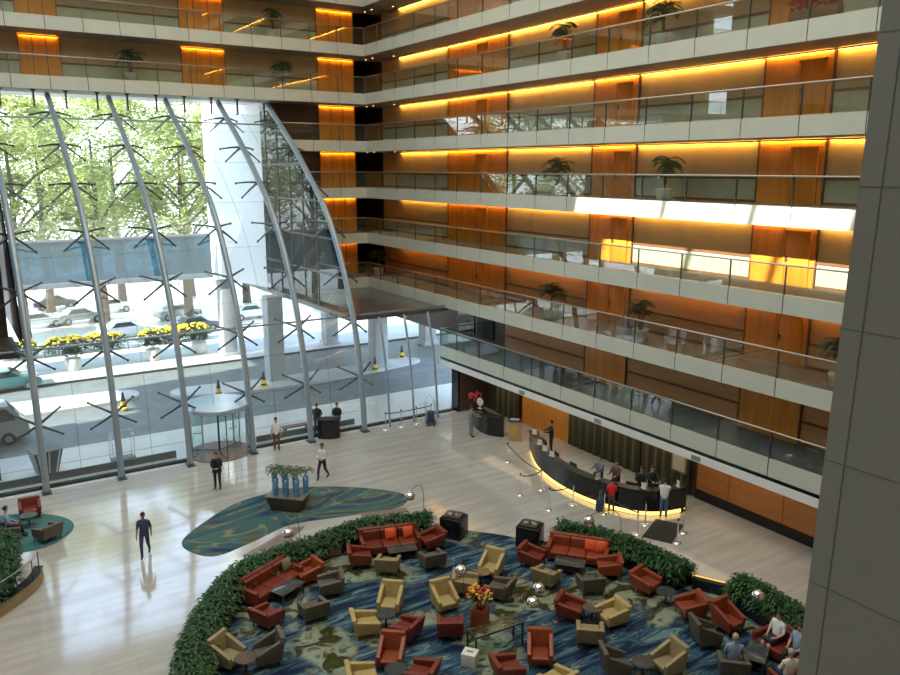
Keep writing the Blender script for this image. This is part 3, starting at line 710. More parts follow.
pp=[(XR,onx(565,50,XR),F[5],'right wing, sixth level, left of centre'),(XR,onx(664,35,XR),F[5],'right wing, sixth level, towards the pier'),(XR,onx(557,185,XR),F[3],'right wing, fourth level, left of centre'),(XR,onx(664,190,XR),F[3],'right wing, fourth level, towards the pier'),(XR,onx(551,300,XR),F[1],'right wing, second level, left one'),(XR,onx(641,320,XR),F[1],'right wing, second level, middle one'),(XR,onx(842,350,XR),F[1],'right wing, second level, partly behind the pier'),
 (ony(283,72,50.6),50.6,F[5],'back wing, lowest full level, right one'),(ony(130,62,50.6),50.6,F[5],'back wing, lowest full level, left one'),(ony(272,22,50.6),50.6,F[6],'back wing, upper level'),(26.5,50.5,F[1],'dark back corner, second level')]
for i,(x,y,z,lb) in enumerate(pp):
    lb='potted palm on the balcony walkway, '+lb
    if i==0: PS.location=(x,y,z); PS['label']=lb; PS['group']='potted palms on the balconies'
    else: dup(PS,(x,y,z),i*1.1,lb,'potted palms on the balconies')
# dark flower trough top right
yb=onx(815,8,25.7)
t=thing('flower_trough','trough of dark red leafy plants on the upper right balcony near the pier','planter',(25.75,yb,F[5]),PI/2)
MB().box(-.9,.9,-.18,.18,0,.4).build('trough',M['brown'],t,bevel=.02)
b=MB()
for i in range(500): leafmesh(b,(U(-.9,.9),U(-.2,.2),.4+U(0,.5)),rdir(.3),.2,.09)
b.build('foliage',M['redfl'],t)
# lobby planter with tall glass vases
g=G(289,508,0)
t=thing('vase_planter','dark tapered stone planter on the bean carpet','planter',(g.x,g.y,0.02),face(78))
b=MB(); b.raw([(-.62,-.42,0),(.62,-.42,0),(.62,.42,0),(-.62,.42,0),(-.85,-.5,.6),(.85,-.5,.6),(.85,.5,.6),(-.85,.5,.6)],[(0,3,2,1),(4,5,6,7),(0,1,5,4),(1,2,6,5),(2,3,7,6),(3,0,4,7)]); b.build('tapered_box',M['darkbrown'],t,bevel=.02)
MB().box(-.87,.87,-.52,.52,.6,.64).build('tray',M['stonebrown'],t)
vs_=[]
for i in range(7):
    x=-.72+.24*i; y=(-.22 if i%2 else .22)
    off=Vector((x,y,0)); off.rotate(Matrix.Rotation(face(78),3,'Z'))
    v=thing('palm_vase','tall blue-tinted glass vase holding a small palm, %s from the left on the dark planter'%ordn[i],'vase',(g.x+off.x,g.y+off.y,.661),group='palm vases on the planter')
    MB().lathe([(.11,0),(.12,.02),(.13,.78),(.122,.78),(.112,.03)],14).build('glass_cylinder',M['aqua'],v,smooth=True)
    b=MB(); b.tube([(0,0,.05),(.01,.01,.5),(0,0,.98)],.016,6); b.build('stem',M['leafB'],v)
    b=MB()
    for k in range(8): frond(b,(0,0,.95),k*.8+i,.42,.26,.22,.13,6)
    b.build('fronds',M['leafB'],v)
# ------------------------------------------------------------------ furniture
def soft(b_,name,m,par,bev=.035): return b_.build(name,m,par,bevel=bev,seg=3)
def armchair(high,col,name='armchair'):
    t=thing(name,'','armchair'); w=.86; hb=1.02 if high else .78
    # shell: back + sloping arms as connected solid
    b=MB(); 
    b.raw([(-w/2,-.42,.2),(w/2,-.42,.2),(w/2,-.26,.2),(-w/2,-.26,.2),(-w/2-.02,-.56,hb),(w/2+.02,-.56,hb),(w/2,-.40,hb),(-w/2,-.40,hb)],[(0,3,2,1),(4,5,6,7),(0,1,5,4),(1,2,6,5),(2,3,7,6),(3,0,4,7)])
    soft(b,'backrest',col,t)
    for s in (-1,1):
        b=MB(); x0,x1=(s*w/2,s*(w/2-.12)); x0,x1=min(x0,x1),max(x0,x1)
        b.raw([(x0,-.42,.2),(x1,-.42,.2),(x1,.38,.2),(x0,.38,.2),(x0-.03*(s<0),-.5,hb-.08),(x1+.03*(s>0),-.5,hb-.08),(x1+.03*(s>0),.40,.56),(x0-.03*(s<0),.40,.56)],[(0,3,2,1),(4,5,6,7),(0,1,5,4),(1,2,6,5),(2,3,7,6),(3,0,4,7)])
        soft(b,'armrest',col,t,.025)
    soft(MB().box(-w/2+.1,w/2-.1,-.32,.36,.2,.3),'seat_base',col,t,.02)
    soft(MB().box(-w/2+.125,w/2-.125,-.30,.40,.29,.44),'seat_cushion',col,t,.05)
    for sx in (-1,1):
        for sy in (-1,1): MB().tube([(sx*.35,sy*.32,.21),(sx*.37,sy*.35,0)],[.03,.018],6).build('leg',M['legw'],t)
    return reg(t)
def sofa(col,Ln=2.3):
    t=thing('sofa','','sofa'); w=Ln/2
    soft(MB().raw([(-w,-.45,.15),(w,-.45,.15),(w,-.25,.15),(-w,-.25,.15),(-w,-.52,.85),(w,-.52,.85),(w,-.36,.85),(-w,-.36,.85)],[(0,3,2,1),(4,5,6,7),(0,1,5,4),(1,2,6,5),(2,3,7,6),(3,0,4,7)]),'backrest',col,t,.04)
    for s in (-1,1):
        x0,x1=sorted((s*w,s*(w-.16))); soft(MB().box(x0,x1,-.45,.42,.15,.62),'armrest',col,t,.04)
    soft(MB().box(-w+.1,w-.1,-.35,.40,.14,.28),'seat_base',col,t,.02)
    for i in range(3):
        a=-w+.16+(Ln-.32)*i/3; soft(MB().box(a+.01,a+(Ln-.32)/3-.01,-.28,.43,.27,.44),'seat_cushion',col,t,.04)
        soft(MB().box(a+.01,a+(Ln-.32)/3-.01,-.36,-.2,.42,.80),'back_cushion',col,t,.04)
    for sx in (-1,1):
        for sy in (-1,1): MB().box(sx*(w-.12)-.03,sx*(w-.12)+.03,sy*.34-.03,sy*.34+.03,0,.15).build('leg',M['legw'],t)
    return reg(t)
def cushion(m):
    b=MB(); n=7; vs=[];fs=[]
    for sgn in (-1,1):
        for i in range(n):
            for j in range(n):
                u=i/(n-1)*2-1; v=j/(n-1)*2-1; th=.09*((1-u*u)*(1-v*v))**.5*sgn; k=1-.06*(1-abs(u))*(abs(v)) ; vs.append((u*.22*k,th,v*.22+.22))
    for s_ in (0,1):
        for i in range(n-1):
            for j in range(n-1): a=s_*n*n+i*n+j; fs.append((a,a+1,a+n+1,a+n))
    b.raw(vs,fs); o=b.build('cushion',m,smooth=True); return reg(o)
def rtable(h=.5,r=.32):
    t=thing('side_table','','table'); MB().lathe([(r,h-.03),(r+.01,h-.015),(r,h)],24).build('tabletop',M['table'],t)
    MB().tube([(0,0,.02),(0,0,h-.03)],.035,8).build('stem',M['darksteel'],t); MB().lathe([(.2,0),(.2,.02),(.05,.04)],18).build('base',M['darksteel'],t); return reg(t)
def ctable(w=1.1,d=.6,h=.42):
    t=thing('coffee_table','','table'); MB().box(-w/2,w/2,-d/2,d/2,h-.04,h).build('tabletop',M['table'],t,bevel=.008)
    for sx in (-1,1):
        for sy in (-1,1): MB().box(sx*(w/2-.06)-.025,sx*(w/2-.06)+.025,sy*(d/2-.06)-.025,sy*(d/2-.06)+.025,0,h-.04).build('leg',M['darksteel'],t)
    MB().box(-w/2+.06,w/2-.06,-d/2+.06,d/2-.06,.14,.16).build('shelf',M['legw'],t); return reg(t)
base={}
ZC=.016
def put(kind,col,px,py,a,label,group=None,zz=.38,z0=ZC):
    g=G(px,py,zz); key=(kind,col)
    if key not in base:
        m=M.get(col)
        o={'low':lambda:armchair(False,m),'high':lambda:armchair(True,m),'sofa':lambda:sofa(m),'loveseat':lambda:sofa(m,1.7),'cushion':lambda:cushion(m),'rtable':lambda:rtable(),'ctable':lambda:ctable()}[kind](); base[key]=o
    else: o=dup(base[key],(0,0,0),0)
    o.location=(g.x,g.y,z0); o.rotation_euler.z=face(a); o['label']=label
    if kind in('low','high'): o.scale=(.93,.93,.95) if kind=='low' else (.84,.88,.92)
    o['category']={'low':'armchair','high':'armchair','sofa':'sofa','loveseat':'sofa','cushion':'cushion','rtable':'table','ctable':'table'}[kind]
    if group: o['group']=group
    return o
ga='lounge armchairs'; gt='low lounge tables'
so=put('sofa','red',272,583,-32,'long rust red sofa along the left hedge')
put('low','red',268,615,58,'rust red armchair at the near end of the left sofa',ga)
put('low','orangeL',307,572,-140,'burnt orange armchair at the far end of the left sofa',ga)
put('low','taupe',329,584,195,'taupe armchair right of the left sofa group, beside a burnt orange one',ga)
put('low','taupe',313,608,120,'taupe armchair with its back to the viewer, left sofa group',ga)
put('ctable','table',288,590,-32,'dark coffee table in front of the left sofa',gt,.3)
put('high','tan',229,655,-25,'tan high-backed armchair at the bottom left of the lounge',ga)
put('high','taupe',267,652,205,'taupe armchair facing the tan one at the bottom left of the lounge',ga)
put('rtable','table',246,664,0,'small dark round table between the bottom left armchairs',gt,.3)
put('sofa','red',390,542,-75,'rust red sofa in front of the far left hedge')
put('low','red',361,556,10,'rust red armchair at the left end of the far sofa',ga)
put('low','red',431,539,-150,'rust red armchair at the right end of the far sofa',ga)
put('low','tan',388,563,83,'tan armchair facing the far sofa, back to the viewer',ga)
put('low','taupe',432,558,112,'taupe armchair facing the far sofa, right of the tan one',ga)
put('ctable','table',402,551,-75,'dark coffee table in front of the far sofa',gt,.3)
put('high','yellow',390,602,-100,'cream high-backed armchair left of centre facing the viewer',ga)
put('low','yellow',367,623,15,'cream low armchair left of centre seen from its left side',ga)
put('low','red',405,628,150,'rust red armchair left of centre next to the two cream ones',ga)
put('rtable','table',386,619,0,'small dark round table between the left centre cream armchairs',gt,.3)
put('high','orangeL',391,656,-97,'burnt orange high-backed armchair at the bottom edge, left of centre',ga)
put('low','red',421,673,160,'rust red armchair cut by the bottom edge left of centre',ga)
put('low','yellow',364,677,15,'cream armchair cut by the bottom edge left of centre',ga)
put('rtable','table',396,675,0,'small dark round table at the bottom edge left of centre',gt,.3)
put('high','yellow',445,600,-65,'cream high-backed armchair in the centre behind a rust red one',ga)
put('low','red',450,625,92,'rust red armchair in the centre with its back to the viewer',ga)
put('low','tan',467,583,-5,'tan low armchair left of the far centre pair',ga)
put('high','yellow',491,567,-115,'cream high-backed armchair far centre near the entrance gap',ga)
put('low','taupe',499,588,150,'taupe armchair right of the far centre cream one',ga)
put('rtable','table',481,577,0,'small dark round table between the far centre armchairs',gt,.3)
put('low','red',533,556,-30,'rust red armchair beside the right black planter block',ga)
so2=put('sofa','orangeL',578,552,-108,'burnt orange sofa before the hedge nearest the reception desk')
put('low','orangeL',608,566,175,'burnt orange armchair at the right end of the right sofa',ga)
put('low','tan',547,575,55,'tan armchair facing the right sofa, back to the viewer',ga)
put('low','taupe',590,582,100,'taupe armchair facing the right sofa, back to the viewer',ga)
put('ctable','table',570,565,-108,'dark coffee table in front of the right sofa',gt,.3)
put('low','red',572,608,-25,'rust red armchair right of centre facing a cream one',ga)
put('low','yellow',611,614,205,'cream armchair right of centre facing left',ga)
put('low','tan',590,632,82,'tan armchair right of centre with its back to the viewer',ga)
put('rtable','table',592,613,0,'small dark round table between the right centre armchairs',gt,.3)
put('low','orangeL',647,582,-45,'burnt orange armchair by the right hedge with a side table',ga)
put('rtable','table',666,594,0,'small side table beside the burnt orange armchair by the right hedge',gt,.4)
put('low','orangeL',690,606,190,'burnt orange armchair facing left near the low lit wall',ga)
put('high','orangeL',729,620,-58,'burnt orange high-backed armchair left of the seated woman',ga)
put('high','taupe',707,634,8,'taupe armchair facing right beside the burnt orange high-backed one',ga)
put('high','taupe',617,664,5,'taupe high-backed armchair at the bottom edge right of centre',ga)
put('high','tan',667,662,205,'tan high-backed armchair at the bottom edge facing the taupe one',ga)
put('rtable','table',643,668,0,'small dark round table between the two bottom right armchairs',gt,.3)
put('high','orangeL',540,653,-95,'burnt orange high-backed armchair at the bottom edge right of centre',ga)
put('low','red',509,668,20,'rust red armchair at the bottom edge left of the burnt orange high-backed one',ga)
put('low','yellow',556,680,130,'cream armchair cut by the bottom edge below the burnt orange high-backed one',ga)
put('low','taupe',733,664,78,'taupe armchair holding the man in pale blue',ga)
sw=put('loveseat','red',784,648,-152,'rust red two-seat sofa under the seated woman')
put('low','red',787,680,95,'rust red armchair at the bottom right beside the pier',ga)
put('ctable','table',757,655,-30,'dark coffee table between the man in pale blue and the seated woman',gt,.3)
# left group on round carpet
put('low','red',30,509,-60,'rust red armchair on the teal oval carpet',ga,z0=.021)
put('low','taupe',47,531,150,'taupe armchair on the teal oval carpet, nearest the viewer',ga,z0=.021)
put('low','taupe',10,530,30,'taupe armchair at the left picture edge on the teal oval carpet',ga,z0=.021)
put('rtable','table',29,520,0,'small dark round table on the teal oval carpet',gt,.3,z0=.021)
# cushions on sofas
def onsofa(s,lx,ly,lz,col,label,tilt=.25,rz=0):
    key=('cushion',col)
    if key not in base: base[key]=cushion(M[col]); o=base[key]
    else: o=dup(base[key],(0,0,0),0)
    v=Vector((lx,ly,0)); v.rotate(Matrix.Rotation(s.rotation_euler.z,3,'Z')); o.location=(s.location.x+v.x,s.location.y+v.y,s.location.z+lz)
    o.rotation_euler=(-tilt*-1,0,s.rotation_euler.z+rz); tag(o,label,'cushion')
s2=[o for o in C.objects if o.get('label')=='rust red sofa in front of the far left hedge'][0]
onsofa(so,-.85,-.04,.45,'gcush','grey scatter cushion on the left sofa, far end')
onsofa(s2,-.05,-.04,.45,'ccush','orange red cushion in the middle of the far sofa')
onsofa(s2,-.75,-.04,.45,'ccush','orange red cushion at the right end of the far sofa',rz=.3)
onsofa(so2,-.45,-.04,.45,'ccush','orange red cushion on the right sofa, left of its pair')
onsofa(so2,-.86,-.04,.45,'ccush','orange red cushion on the right sofa at its right end',rz=.2)
# ottoman bench
g=G(323,549,.3); t=thing('ottoman','brown two-seat ottoman bench by the left hedge','ottoman',(g.x,g.y,ZC),face(115))
MB().box(-.62,.62,-.32,.32,.08,.28).build('base',M['brown'],t,bevel=.02)
for s in (-1,1): soft(MB().box(s*.31-.3,s*.31+.3,-.31,.31,.27,.42),'seat_cushion',M['taupe'] if s<0 else M['brown'],t,.04)
for sx in (-1,1):
    for sy in (-1,1): MB().box(sx*.52-.03,sx*.52+.03,sy*.24-.03,sy*.24+.03,0,.09).build('leg',M['legw'],t)
# console table
a=G(471,634,.75); c=G(519,618,.75); m_=(a+c)/2; dd=(c-a); ang=math.atan2(dd.y,dd.x)
ln=dd.length/2
t=thing('console_table','long narrow glass-topped console table with black frame in mid lounge','table',(m_.x,m_.y,ZC),ang)
MB().box(-ln,ln,-.26,.26,.73,.75).build('glass_top',M['clear'],t,bevel=.004)
b=MB()
for sy in (-.24,.24): b.bar((-ln,sy,.70),(ln,sy,.70),.04)
for sx in (-ln+.02,ln-.02): b.bar((sx,-.24,.70),(sx,.24,.70),.04)
b.build('frame',M['blackm'],t)
for sx in (-ln+.03,ln-.03):
    for sy in (-.24,.24): MB().bar((sx,sy,0),(sx,sy,.72),.045).build('leg',M['blackm'],t)
MB().box(-ln+.05,ln-.05,-.2,.2,.2,.215).build('lower_shelf',M['clear'],t)
# tall floral stand
g=G(480,628,.0); t=thing('pedestal','burnt orange pedestal carrying the flower arrangement','pedestal',(g.x,g.y,ZC),face(70))
MB().box(-.28,.28,-.28,.28,0,.05).build('plinth',M['legw'],t); MB().box(-.25,.25,-.25,.25,.05,.72).build('body',M['orangeL'],t,bevel=.02)
v=thing('flower_arrangement','yellow and red flower arrangement in a vase in the centre of the lounge','flowers',(g.x,g.y,.736))
MB().lathe([(.09,0),(.16,.06),(.17,.2),(.10,.26)],16).build('vase',M['orangeL'],v,smooth=True)
for nm,mm,n in (('leaves','leafB',90),('yellow_blossoms','yellowfl',34),('orange_blossoms','orangefl',26),('red_blossoms','redfl',26)):
    b=MB()
    for i in range(n):
        d=rdir(.4); 
        if nm=='red_blossoms': d=(d+Vector((gr.x,gr.y,0))*.2+Vector((gf.x,gf.y,0))*.5).normalized()
        c=Vector((0,0,.3))+d*U(.2,.5)
        if nm=='leaves': leafmesh(b,Vector((0,0,.25)),d,U(.3,.55),.07)
        else: b.ball(c,U(.03,.06),6)
    b.build(nm,M[mm],v)
# white box
g=G(470,658,.2); o=MB().box(-.22,.22,-.2,.2,0,.4).build('white_box',M['ivory'],bevel=.015,loc=(g.x,g.y,ZC),rz=face(70)); tag(o,'small ivory box on the carpet below the console table','box')
MB().box(-.1,.1,-.02,.02,.4,.415).build('lid_handle',M['darksteel'],o)
# chrome arc lamps
def arclamp(bx,by,hx,hy,hz,label):
    p=G(bx,by,0); h=G(hx,hy,hz); t=thing('arc_lamp',label,'floor lamp',(p.x,p.y,ZC)); v=h-p
    MB().lathe([(.16,0),(.16,.03),(.02,.05)],16).build('base',M['darksteel'],t,smooth=True)
    pts=[Vector((0,0,.04)),Vector((0,0,hz*.6)),Vector((v.x*.12,v.y*.12,hz*1.0)),Vector((v.x*.45,v.y*.45,hz+.22)),Vector((v.x*.85,v.y*.85,hz+.2)),Vector((v.x,v.y,hz+.1))]
    MB().tube(cr_spline(pts,5),.011,6).build('arched_pole',M['darksteel'],t,smooth=True)
    MB().lathe([(.01,.2),(.09,.19),(.17,.13),(.21,.03),(.205,-.02),(.17,-.08),(.10,-.12),(.01,-.13)],18,(v.x,v.y,hz-.05)).build('globe_head',M['chrome'],t,smooth=True)
arclamp(424,531,410,496,1.9,'chrome globe arc lamp above the far end of the bean carpet')
arclamp(300,552,288,533,1.5,'chrome globe arc lamp beside the long left hedge')
arclamp(620,552,589,520,1.6,'chrome globe arc lamp behind the right sofa, near the queue posts')
arclamp(775,632,758,595,1.5,'chrome globe arc lamp in the right end hedge')
arclamp(463,600,461,570,1.5,'chrome globe floor lamp beside the far centre armchairs')
arclamp(556,622,533,602,1.5,'chrome globe arc lamp right of the centre, lower one of two')
arclamp(558,612,539,588,1.5,'chrome globe arc lamp right of the centre, upper one of two')
# ------------------------------------------------------------------ revolving door
t=thing('revolving_door','round revolving door drum with pale disc roof in the glass front','door',(11.1,39.15,0))
MB().lathe([(1.62,2.42),(1.66,2.45),(1.66,2.62),(1.6,2.66)],40).build('disc_roof',M['discm'],t)
MB().lathe([(1.62,0),(1.62,.03),(1.55,.035)],40).build('floor_disc',M['brown'],t)
b=MB()
for k in range(16):
    for a0,a1 in ((.35,1.25),):
        pass
def arc(b,a0,a1,r,z0,z1,n=10):
    for i in range(n):
        t0=a0+(a1-a0)*i/n; t1=a0+(a1-a0)*(i+1)/n
        b.quad((r*math.cos(t0),r*math.sin(t0),z0),(r*math.cos(t1),r*math.sin(t1),z0),(r*math.cos(t1),r*math.sin(t1),z1),(r*math.cos(t0),r*math.sin(t0),z1))
for a0,a1 in ((-.75,.75),(PI-.75,PI+.75)):
    b=MB(); arc(b,a0,a1,1.55,.05,2.42); b.build('curved_glass',M['clear'],t,smooth=True)
for a in (-.78,.78,PI-.78,PI+.78,0,PI): MB().bar((1.56*math.cos(a),1.56*math.sin(a),.03),(1.56*math.cos(a),1.56*math.sin(a),2.42),.07).build('post',M['steel'],t)
for k in range(3):
    a=.5+k*2*PI/3; b=MB(); x,y=math.cos(a),math.sin(a)
    w_=b.quad((.05*x,.05*y,.1),(1.5*x,1.5*y,.1),(1.5*x,1.5*y,2.3),(.05*x,.05*y,2.3)).build('door_wing',M['clear'],t)
    f=MB()
    for z in (.1,2.3): f.bar((0,0,z),(1.5*x,1.5*y,z),.05)
    f.bar((1.5*x,1.5*y,.1),(1.5*x,1.5*y,2.3),.04); f.bar((.8*x,.8*y,1.0),(1.3*x,1.3*y,1.0),.03); f.build('wing_frame',M['darksteel'],w_)
MB().tube([(0,0,.03),(0,0,2.42)],.05,8).build('centre_shaft',M['darksteel'],t)
# ------------------------------------------------------------------ reception desk
fp=[Vector((p[0],p[1],0)) for p in [(24.6,30.5),(23.5,28.6),(22.95,27.0),(22.72,25.4),(22.85,23.7),(23.5,22.1),(24.4,21.35),(25.6,21.05)]]
FP=cr_spline(fp,6); 
def offs(P,d):
    out=[]
    for i,p in enumerate(P):
        t_=(P[min(i+1,len(P)-1)]-P[max(i-1,0)]).normalized(); out.append(p+Vector((-t_.y,t_.x,0))*d)
    return out
t=thing('reception_desk','long curved black reception desk with glowing base at the right','desk',(24,25.5,0))
o_=Vector((24,25.5,0)); A=[p-o_ for p in FP]
def strip(P,Q,z0,z1): b=MB(); b.prism([(p.x,p.y) for p in P]+[(q.x,q.y) for q in reversed(Q)],z0,z1); return b
strip(offs(A,.0),offs(A,.14),.22,1.12).build('front_panel',M['black'],t)
strip(offs(A,-.05),offs(A,.42),1.12,1.17).build('countertop',M['black'],t)
strip(offs(A,.14),offs(A,.75),.72,.76).build('work_surface',M['blackm'],t)
strip(offs(A,.05),offs(A,.12),.03,.22).build('light_strip',M['deskglow'],t)
strip(offs(A,.08),offs(A,.14),0,.22).build('plinth',M['blackm'],t)
MB().box(1.4,1.55,-4.4,-3.8,0,1.12).build('end_panel',M['black'],t)
# warm lamps of the desk toe
def onctr(i,dd=.2):
    P=offs(FP,dd); return P[int(i*(len(P)-1))]
def monitor(i,label,dd=.55):
    p=onctr(i,dd); q=onctr(i,dd+.4); a=math.atan2((q-p).y,(q-p).x)-PI/2
    t=thing('monitor',label,'monitor',(p.x,p.y,.761),a,'monitors on the reception desk')
    MB().box(-.12,.12,-.09,.09,0,.015).build('foot',M['blackm'],t); MB().bar((0,0,.01),(0,0,.22),.03).build('neck',M['blackm'],t)
    MB().box(-.24,.24,-.02,.02,.16,.48).build('screen',M['blackm'],t,bevel=.006)
for i,f in enumerate((.12,.27,.42,.56,.7,.84)): monitor(f,'black monitor on the reception desk, %s from the far end'%ordn[i])
for i,(f,lb) in enumerate(((.05,'white flowers-shaped paper stand'),(.16,'white paper tray'),(.22,'white folded leaflet stand'),(.3,'white leaflet box'),(.58,'flat white paper pile'),(.78,'white card holder'),(.97,'white leaflet rack'))):
    p=onctr(f,.18); t=thing('leaflet_stand','small '+lb+' on the desk counter, %s from the far end'%ordn[i],'leaflet stand',(p.x,p.y,1.171),U(0,3),'papers on the reception desk')
    MB().box(-.13,.13,-.06,.06,0,.02).build('foot',M['ivory'],t); MB().box(-.12,.12,-.02,.02,.02,.24).build('panel',M['ivory'],t)
# picture stand by the wall
g=Vector((26.7,22.6,0)); t=thing('easel_sign','cream framed notice on a stand behind the desk end','sign',(26.6,22.4,0),PI/2)
MB().box(-.35,.35,-.02,.02,1.25,2.15).build('panel',M['ivory'],t,bevel=.01)
b=MB()
for a in (-.37,.37): b.box(a-.03,a+.03,-.03,.03,1.2,2.2)
for a in (1.22,2.18): b.box(-.4,.4,-.03,.03,a-.03,a+.03)
b.build('frame',M['oak'],t); MB().bar((0,0,0),(0,0,1.2),.05).build('post',M['darksteel'],t); MB().box(-.25,.25,-.2,.2,0,.03).build('base',M['darksteel'],t)
# concierge desk
fp2=[Vector((p[0],p[1],0)) for p in [(25.2,36.6),(24.6,35.6),(24.3,34.6),(24.35,33.7),(24.8,33.0)]]; F2=cr_spline(fp2,6)
t=thing('concierge_desk','curved black concierge desk left of the oak lectern','desk',(0,0,0))
strip(offs(F2,0),offs(F2,.14),0,1.05).build('front_panel',M['black'],t); strip(offs(F2,-.05),offs(F2,.5),1.05,1.1).build('countertop',M['black'],t)
p=offs(F2,.3)[8]; t=thing('monitor','pale round-backed monitor on the concierge desk','monitor',(p.x,p.y,1.101),PI/2+.3)
MB().box(-.12,.12,-.09,.09,0,.02).build('foot',M['pot'],t); MB().bar((0,0,.02),(0,0,.2),.04).build('neck',M['pot'],t); MB().lathe([(.02,-.03),(.22,-.02),(.24,0),(.22,.02),(.02,.03)],20).build('screen',M['pot'],t).rotation_euler=(PI/2,0,0)
KK=[o for o in C.objects if o.parent==t and o.name.startswith('screen')][0]; KK.location=(0,0,.38)
g=G(513,440,0); t=thing('lectern','light oak lectern with papers at the near end of the concierge desk','lectern',(g.x+.1,g.y,0),face(-100))
MB().box(-.3,.3,-.22,.22,0,1.08).build('body',M['oak'],t,bevel=.01); MB().box(-.34,.34,-.27,.27,1.08,1.13).build('top',M['black'],t,bevel=.008)
o=MB().box(-.24,.24,-.16,.16,0,.03).build('paper_stack',M['bluec'],loc=(g.x+.1,g.y,1.131),rz=face(-100)); tag(o,'pale blue papers lying on the oak lectern','papers')
g=Vector((25.7,35.6,0)); 
t=thing('flower_vase','pink flowers in a dark vase beside the concierge desk','flowers',(25.6,36.9,0))
MB().lathe([(.16,0),(.2,.1),(.22,.8),(.16,.9)],16).build('vase',M['black'],t,smooth=True)
b=MB()
for i in range(40): b.ball(Vector((0,0,1.15))+rdir(.3)*U(.15,.45),.06,6)
b.build('blossoms',M['redfl'],t)
# doorman podium
g=G(329,437,0); t=thing('podium','black rounded podium in front of two doormen','podium',(g.x,g.y,0),face(-85))
b=MB(); pl=[(-.62,-.2),(-.6,.2),(-.35,.36),(0,.42),(.35,.36),(.6,.2),(.62,-.2)]; b.prism(pl,0,1.05); b.build('body',M['black'],t,bevel=.02)
b=MB(); b.prism([(x*1.06,y*1.08) for x,y in pl],1.05,1.1); b.build('top',M['blackm'],t)
# outdoor/vestibule benches, bin, luggage trolley
g=G(303,440,0); t=thing('bench','low dark bench outside the glass left of the podium','bench',(15.6,39.9,-.01))
MB().box(-.8,.8,-.22,.22,.38,.45).build('seat',M['brown'],t); 
for s in (-1,1): MB().box(s*.65-.05,s*.65+.05,-.2,.2,0,.38).build('leg',M['darksteel'],t)
g=G(47,472,0); t=thing('outdoor_bin','dark tapered planter bin just outside the left glazing','bin',(g.x,g.y,-.01),.2)
b=MB(); b.raw([(-.4,-.4,0),(.4,-.4,0),(.4,.4,0),(-.4,.4,0),(-.65,-.6,1.2),(.65,-.6,1.2),(.65,.6,1.2),(-.65,.6,1.2)],[(0,3,2,1),(0,1,5,4),(1,2,6,5),(2,3,7,6),(3,0,4,7),(4,5,6,7)]); b.build('body',M['darksteel'],t)
for x in (-.35,0,.35): MB().bar((x*.9,-.43,.05),(x*1.4,-.63,1.15),.06).build('slat',M['pot'],t)
def lugcart(x,y,rz,label):
    t=thing('luggage_cart',label,'luggage cart',(x,y,0),rz)
    MB().box(-.55,.55,-.3,.3,.18,.24).build('deck',M['darksteel'],t,bevel=.01)
    for sx in (-.45,.45):
        for sy in (-.2,.2): MB().lathe([(.08,-.02),(.08,.02)],12).build('wheel',M['tyre'],t).location=(sx,sy,.08); 
    for c in [c for c in C.objects if c.parent==t and c.name.startswith('wheel')]: c.rotation_euler=(PI/2,0,0)
    b=MB()
    for sx in (-.52,.52): b.tube([(sx,-.26,.24),(sx,-.26,1.3),(sx,0,1.6),(sx,.26,1.3),(sx,.26,.24)],.02,6)
    b.tube([(-.52,0,1.6),(.52,0,1.6)],.02,6); b.build('hoop_frame',M['chrome'],t,smooth=True)
lugcart(22.7,37.2,1.1,'luggage cart with dark bags inside the glazing near the concierge desk')
for i,(dx,dy,s,lb) in enumerate(((-.22,0,.28,'larger'),(.22,.05,.22,'smaller'))):
    v=Vector((dx,dy,0)); v.rotate(Matrix.Rotation(1.1,3,'Z'))
    t=thing('suitcase',lb+' dark suitcase lying on the luggage cart by the concierge desk','suitcase',(22.7+v.x,37.2+v.y,.241),1.1)
    MB().box(-s*.7,s*.7,-s*.7,s*.7,0,s*2).build('shell',M['brownc'] if i else M['navy'],t,bevel=.03); MB().tube([(-.08,0,s*2),(-.08,0,s*2+.06),(.08,0,s*2+.06),(.08,0,s*2)],.012,6).build('handle',M['blackm'],t)
lugcart(6.6,40.3,.1,'empty luggage cart standing outside the left glazing')
# stanchions
SP=[(507.5,462),(520,495),(541,490),(549,510),(573,505),(604,514),(637,534),(645,525),(677,543),(683,533)]
def stan():
    t=thing('queue_post','','queue post'); MB().lathe([(.17,0),(.17,.02),(.04,.05)],18).build('base',M['chrome'],t,smooth=True)
    MB().tube([(0,0,.03),(0,0,.95)],.028,10).build('post',M['chrome'],t); MB().lathe([(.04,.95),(.04,1.02),(.02,1.04)],12).build('cap',M['blackm'],t); return reg(t)
S0=stan(); sl=[]
extra=[(388,423),(402,424),(377,426),(430,414)]
dsc=['farthest one, below the lectern','left one of the far belted pair','right one of the far belted pair','left one of the second belted pair','right one of the second belted pair','standing alone in front of the red-shirted person','left foot of the near pair beside the mat','behind the near pair beside the mat','near right corner of the mat','far right corner of the mat']
for i,(x,y) in enumerate(SP):
    g=G(x,y); lb='chrome queue post before the reception desk, '+dsc[i]
    if i==0: S0.location=(g.x,g.y,0); S0['label']=lb; S0['group']='chrome queue posts'
    else: dup(S0,(g.x,g.y,0),0,lb,'chrome queue posts')
    sl.append(g)
el=[]
for i,x in enumerate((20.0,21.0,22.0,23.0)): 
    dup(S0,(x,37.6,0),0,'chrome queue post in a row inside the low glazing, %s from the left'%ordn[i],'chrome queue posts by the glass'); el.append(Vector((x,37.6,0)))
